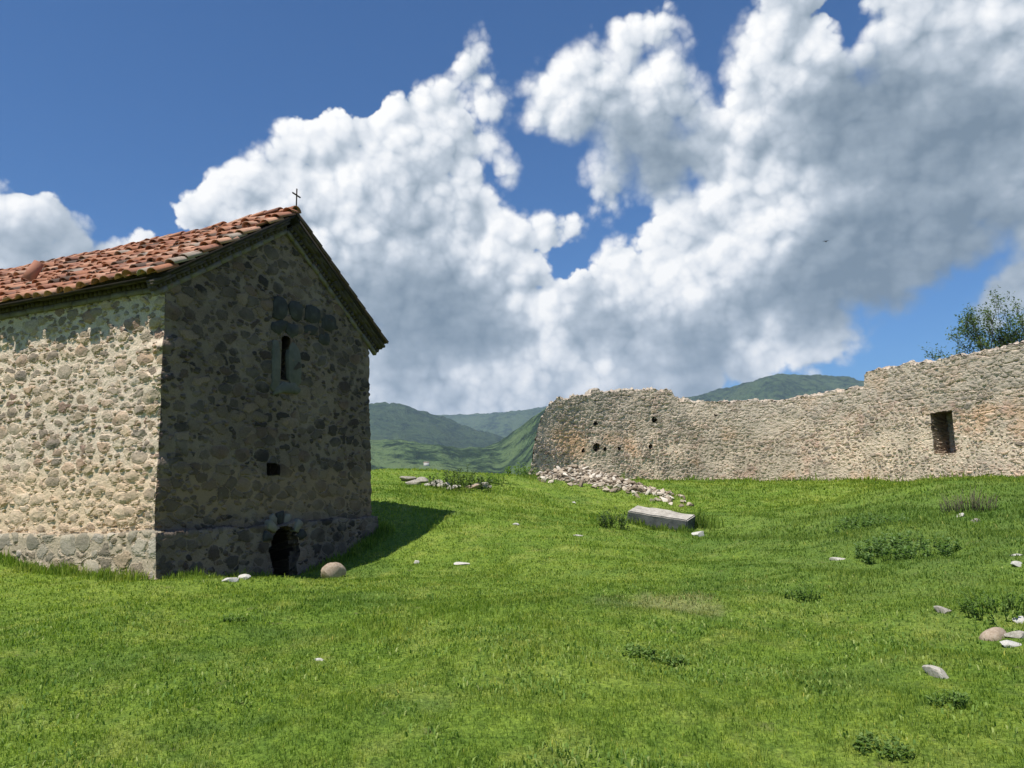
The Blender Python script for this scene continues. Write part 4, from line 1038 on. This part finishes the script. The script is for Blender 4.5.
# small house far down the valley
p = far_ground(427, 1180)
hs = empty('house', p); tag(hs, 'tiny white house far away in the green valley', 'house')
mb = MB(); mb.box((-4, -3, -2), (8, 0, 0), (0, 6, 0), (0, 0, 6)); mb.build('wall', M['white_stone'], hs)
mb = MB(); mb.add([(-4.3, -3.3, 4), (4.3, -3.3, 4), (4.3, 3.3, 4), (-4.3, 3.3, 4), (-4.3, 0, 5.6), (4.3, 0, 5.6)], [(0, 1, 5, 4), (2, 3, 4, 5), (1, 2, 5), (3, 0, 4), (0, 3, 2, 1)]); mb.build('roof', M['brown_stone'], hs)

# birds crossing the sky
def bird(px, py, Y, label, rz):
    e = empty('bird', at(px, py, Y)); e.rotation_euler = (.2, .25, rz); tag(e, label, 'bird')
    mb = MB(); mb.tube([(-.17, 0, 0), (-.1, 0, .01), (0, 0, .02), (.1, 0, .015), (.15, 0, .02), (.2, 0, .01)], [.012, .035, .05, .04, .03, .004], 7); mb.build('body', M['iron'], e, True)
    for s_ in (-1, 1):
        mb = MB(); mb.add([(.06, s_ * .03, .03), (.10, s_ * .18, .09), (.02, s_ * .42, .05), (-.02, s_ * .2, .08), (-.06, s_ * .03, .025)], [(0, 1, 3), (1, 2, 3), (0, 3, 4)] if s_ > 0 else [(0, 3, 1), (1, 3, 2), (0, 4, 3)]); mb.build('wing', M['iron'], e)
bird(825.5, 241.5, 75, 'tiny dark bird flying in front of the big grey cloud', .6)

# ------------------------------------------------------------------ sun, sky, clouds
sun_d = bpy.data.lights.new('sun', 'SUN'); sun_d.energy = 4.8; sun_d.angle = math.radians(.53); sun_d.color = (1.0, .955, .88)
sun = bpy.data.objects.new('sun', sun_d); COL.objects.link(sun); sun.rotation_euler = SUN_DIR.to_track_quat('Z', 'Y').to_euler(); sun.location = SUN_DIR * 60

w = bpy.data.worlds.new('World'); sc.world = w; w.use_nodes = True
t = NT(w.node_tree)
bg = w.node_tree.nodes['Background']; SKY = .10
sky = t.new('ShaderNodeTexSky', sky_type='NISHITA'); sky.sun_disc = False; sky.sun_elevation = math.radians(SUN_EL); sky.sun_rotation = math.radians(SUN_AZ)
sky.altitude = 700; sky.air_density = 1.0; sky.dust_density = .6; sky.ozone_density = 2.2
BLOBS = [  # puffs: direction of sight (px, py) and radius
 (10, 222, 24), (45, 224, 24), (76, 240, 20), (106, 252, 17), (137, 243, 13), (20, 262, 42), (70, 272, 34), (115, 272, 26), (-40, 235, 40), (-90, 240, 45),
 (202, 216, 17), (226, 204, 21), (252, 190, 22), (275, 166, 20), (300, 155, 19), (322, 155, 18), (347, 140, 19), (376, 130, 21), (402, 112, 20), (426, 100, 20), (448, 88, 17), (472, 68, 20), (486, 80, 14), (494, 108, 18), (490, 142, 24), (503, 165, 10), (472, 172, 16),
 (250, 228, 36), (300, 205, 42), (350, 190, 48), (400, 165, 48), (445, 140, 40), (330, 250, 52), (400, 235, 60), (448, 212, 44), (350, 300, 60), (420, 290, 70),
 (490, 236, 22), (518, 236, 14), (546, 232, 11), (568, 229, 7), (478, 280, 46), (522, 282, 26), (548, 304, 22), (420, 350, 70), (490, 340, 64), (560, 350, 56), (390, 395, 50), (460, 400, 55), (540, 400, 55), (620, 395, 55), (300, 330, 60), (270, 400, 60),
 (648, 28, 18), (626, 46, 24), (592, 58, 22), (566, 72, 20), (546, 88, 20), (538, 112, 17), (572, 108, 34), (616, 96, 46), (660, 84, 34), (692, 112, 26), (716, 128, 28), (620, 148, 32), (664, 156, 38), (704, 150, 36), (734, 168, 36), (640, 128, 46), (612, 182, 17), (608, 204, 6),
 (796, 10, 30), (818, 24, 20), (772, 46, 26), (752, 78, 22), (736, 100, 16), (790, 70, 44), (824, 56, 22), (750, 130, 40), (834, 90, 40),
 (866, 60, 24), (900, 40, 34), (940, 24, 38), (1000, 20, 60), (1040, 80, 80), (940, 100, 80), (870, 120, 56), (1000, 150, 84), (890, 180, 76), (800, 170, 60), (740, 190, 44), (704, 208, 26), (678, 230, 20), (654, 254, 20), (626, 268, 22), (604, 284, 18), (690, 260, 44), (650, 296, 46), (760, 250, 66), (836, 236, 70), (926, 214, 66), (1012, 196, 46), (874, 268, 38), (800, 300, 52), (720, 310, 56), (640, 340, 56), (590, 320, 40), (700, 350, 40), (760, 345, 24), (800, 346, 20), (834, 334, 18), (740, 360, 30), (690, 385, 36),
 (1006, 292, 18), (1024, 276, 24), (985, 312, 12), (1060, 260, 40), (1100, 180, 90), (1150, 60, 90), (900, -60, 70), (1000, -80, 90), (800, -50, 50),
]
GREYS = [  # cloud bases and self-shaded hollows: (px, py), radius, depth
 (640, 160, 46, .42), (680, 150, 40, .34), (610, 130, 34, .20), (930, 105, 70, .30), (860, 135, 50, .22), (980, 130, 60, .24), (905, 205, 60, .12), (940, 255, 90, .52), (850, 285, 60, .48), (1000, 235, 50, .24), (790, 290, 44, .20), (720, 340, 44, .30), (645, 340, 50, .28), (580, 325, 36, .24), (575, 296, 22, .2),
 (450, 318, 56, .42), (400, 326, 56, .34), (490, 335, 40, .30), (360, 290, 40, .22), (420, 250, 40, .12), (430, 396, 34, .12), (540, 392, 30, .08), (620, 394, 30, .1), (375, 385, 30, .14), (862, 96, 40, .30), (845, 135, 40, .30), (50, 262, 40, .30), (100, 275, 40, .24), (10, 250, 26, .16), (800, 120, 34, .16), (760, 160, 30, .14), (470, 200, 24, .12), (690, 385, 40, .3), (1030, 120, 60, .2), (830, 210, 40, .12)]
LIGHTS = [(880, 168, 36, .12), (970, 178, 44, .12), (460, 296, 24, .12), (800, 225, 40, .1), (470, 368, 24, .2), (430, 360, 20, .15), (600, 370, 26, .18), (670, 372, 26, .16), (560, 345, 22, .16), (690, 300, 30, .14), (540, 310, 26, .12), (770, 352, 36, .22), (830, 338, 26, .16), (560, 270, 30, .1), (660, 250, 40, .16), (620, 285, 30, .14), (500, 245, 30, .12), (640, 305, 30, .1), (760, 200, 40, .12), (520, 370, 26, .15)]
# field group: macro shape + billows, evaluated twice for relief
gt = bpy.data.node_groups.new('cloud_field', 'ShaderNodeTree')
gt.interface.new_socket('Vector', in_out='INPUT', socket_type='NodeSocketVector')
gt.interface.new_socket('Field', in_out='OUTPUT', socket_type='NodeSocketFloat'); gt.interface.new_socket('Crease', in_out='OUTPUT', socket_type='NodeSocketFloat'); gt.interface.new_socket('Relief', in_out='OUTPUT', socket_type='NodeSocketFloat')
q = NT(gt); gi = q.new('NodeGroupInput'); go = q.new('NodeGroupOutput')
D = gi.outputs[0]
w1 = q.vec('SUBTRACT', q.noise(D, 9, 3, .55, out='Color'), (.5, .5, .5)); w2 = q.vec('SUBTRACT', q.noise(D, 34, 3, .6, out='Color'), (.5, .5, .5))
DW = q.vec('ADD', q.vec('ADD', D, q.vec('SCALE', w1, scale=.018)), q.vec('SCALE', w2, scale=.010))
f = None
for px, py, r_ in BLOBS:
    v = direction(px, py); rad = (r_ * 1.03 + 1) / F * (v.y ** .5 if v.y > 0 else 1)
    dist = q.vec('DISTANCE', DW, tuple(v)); h = q.math('SUBTRACT', rad, dist)
    if f is None: f = h
    else:
        n_s = q.new('ShaderNodeMath', operation='SMOOTH_MAX'); q.set(n_s.inputs[0], f); q.set(n_s.inputs[1], h); n_s.inputs[2].default_value = .012; f = n_s.outputs[0]
bil = None; rlf = None; crease = None
for k, (scl, amp, ra_) in enumerate(((12, .036, .036), (27, .019, .017), (60, .010, .0040), (130, .005, .0))):
    dv = q.voronoi(q.vec('ADD', DW, (k * 3.7, k * 1.3, 0)), scl, 'F1', 1.0, '3D').outputs['Distance']
    h0 = q.math('SUBTRACT', .30, q.math('MULTIPLY', dv, dv)); hb2 = q.math('MULTIPLY', h0, amp); hr2 = q.math('MULTIPLY', h0, ra_); crease = q.math('MULTIPLY', h0, .55) if k == 1 else (q.math('ADD', crease, q.math('MULTIPLY', h0, .45)) if k == 2 else (q.math('ADD', crease, q.math('MULTIPLY', h0, .22)) if k == 3 else crease)); rlf = hr2 if rlf is None else q.math('ADD', rlf, hr2)
    bil = hb2 if bil is None else q.math('ADD', bil, hb2)
fine = q.math('MULTIPLY', q.math('SUBTRACT', q.noise(D, 60, 5, .62), .5), .010)
field = q.math('ADD', q.math('ADD', q.math('ADD', f, .003), bil), fine)
q.l.new(field, go.inputs[0]); q.l.new(crease, go.inputs[1])
cap = q.math('MULTIPLY', q.math('TANH', q.math('MULTIPLY', f, 24.0)), .034)
q.l.new(q.math('ADD', q.math('ADD', cap, rlf), q.math('MULTIPLY', fine, .25)), go.inputs[2])
D = t.new('ShaderNodeTexCoord').outputs['Generated']; D = t.vec('NORMALIZE', D)
ga = t.new('ShaderNodeGroup'); ga.node_tree = gt; t.l.new(D, ga.inputs[0])
offs = (direction(480, 350) - direction(512, 384)) * .55
gb = t.new('ShaderNodeGroup'); gb.node_tree = gt; t.l.new(t.vec('ADD', D, tuple(offs * .42)), gb.inputs[0])
field = ga.outputs[0]
xyz = t.sep(D)
# scattered cumulus for the part of the sky behind the camera
back = t.math('MULTIPLY', t.math('SUBTRACT', t.noise(D, 3.2, 6, .55), .60), .25)
back = t.math('SUBTRACT', back, t.smooth(xyz[1], .35, .62, 0, .3)); 
fieldA = t.math('MAXIMUM', field, back)
soft = t.lin(t.noise(D, 5.0, 2), .42, .70, .004, .024)
rel = t.math('SUBTRACT', ga.outputs[2], gb.outputs[2])
gsum = None
gw = t.vec('ADD', D, t.vec('SCALE', t.vec('SUBTRACT', t.noise(D, 11, 4, .6, out='Color'), (.5, .5, .5)), scale=.075))
for (lst, sgn) in ((GREYS, 1), (LIGHTS, -1)):
    for px, py, r_, s_ in lst:
        v = direction(px, py); dist = t.vec('DISTANCE', gw, tuple(v))
        e_ = t.math('MULTIPLY', t.smooth(dist, 0.0, r_ * 1.45 / F, 1.0, 0.0), s_ * sgn)
        gsum = e_ if gsum is None else t.math('ADD', gsum, e_)
gsum = t.math('MULTIPLY', t.math('TANH', t.math('MULTIPLY', t.math('MULTIPLY', gsum, t.lin(t.noise(D, 15, 4, .55), .3, .7, .7, 1.35)), 1.75)), .64)
soft = t.math('ADD', soft, t.math('MULTIPLY', t.math('MAXIMUM', gsum, 0.0), .035))
alpha = t.smooth(fieldA, t.math('MULTIPLY', soft, -.45), t.math('MULTIPLY', soft, .9))
thin = t.smooth(fieldA, 0, .03, .0, .10)
shade = t.math('SUBTRACT', t.math('ADD', .775, t.math('MULTIPLY', t.math('MULTIPLY', rel, t.smooth(xyz[2], .10, .30, .45, 1.0)), t.smooth(gsum, .0, .4, 18.0, 9.0))), gsum)
shade = t.math('SUBTRACT', t.math('ADD', shade, t.math('MULTIPLY', ga.outputs[1], t.smooth(gsum, .0, .35, .44, .24))), thin)
shade = t.math('ADD', shade, t.math('MULTIPLY', t.math('SUBTRACT', t.noise(t.vec('MULTIPLY', D, (1, 1, 2.0)), 9, 5, .58), .5), t.smooth(gsum, .0, .3, .36, .62)))
ccol = t.ramp(shade, [(.05, (.175, .235, .30)), (.32, (.30, .365, .435)), (.58, (.50, .56, .63)), (.80, (.78, .81, .85)), (1.0, (1.0, .995, .985))])
ccol = t.mix(1.0, ccol, (.86 / SKY, .86 / SKY, .86 / SKY), 'MULTIPLY')
skc = t.mix(1.0, sky.outputs[0], (.325, .635, .945), 'MULTIPLY')
t.set(bg.inputs['Color'], t.mix(alpha, skc, ccol)); bg.inputs['Strength'].default_value = SKY
w.cycles.sampling_method = 'MANUAL'; w.cycles.sample_map_resolution = 512

# ------------------------------------------------------------------ air
HAZE = True
if HAZE:
    mb = MB(); z0, z1 = float(HZ.min()) - 1.0, float(HZ.max()) + 30
    mb.box((-9300, -9300, z0), (18600, 0, 0), (0, 18600, 0), (0, 0, z1 - z0))
    m = bpy.data.materials.new('haze_air'); m.use_nodes = True; hn = NT(m.node_tree)
    m.node_tree.nodes.remove(m.node_tree.nodes['Principled BSDF'])
    pv = hn.new('ShaderNodeVolumePrincipled'); pv.inputs['Color'].default_value = (.62, .80, 1.0, 1); pv.inputs['Density'].default_value = .00010; pv.inputs['Anisotropy'].default_value = .1
    hn.l.new(pv.outputs[0], out_node(m).inputs['Volume'])
    hz = mb.build('haze', m); hz['kind'] = 'stuff'

# ------------------------------------------------------------------ render settings
vs = sc.view_settings; vs.view_transform = 'Standard'; vs.look = 'None'; vs.exposure = 0.33; vs.gamma = 1.0; vs.use_curve_mapping = False
sc.render.engine = 'CYCLES'
cy = sc.cycles; cy.max_bounces = 6; cy.diffuse_bounces = 3; cy.glossy_bounces = 2; cy.transmission_bounces = 3; cy.volume_bounces = 0; cy.transparent_max_bounces = 8
cy.use_denoising = True; cy.caustics_reflective = False; cy.caustics_refractive = False
sc.render.film_transparent = False
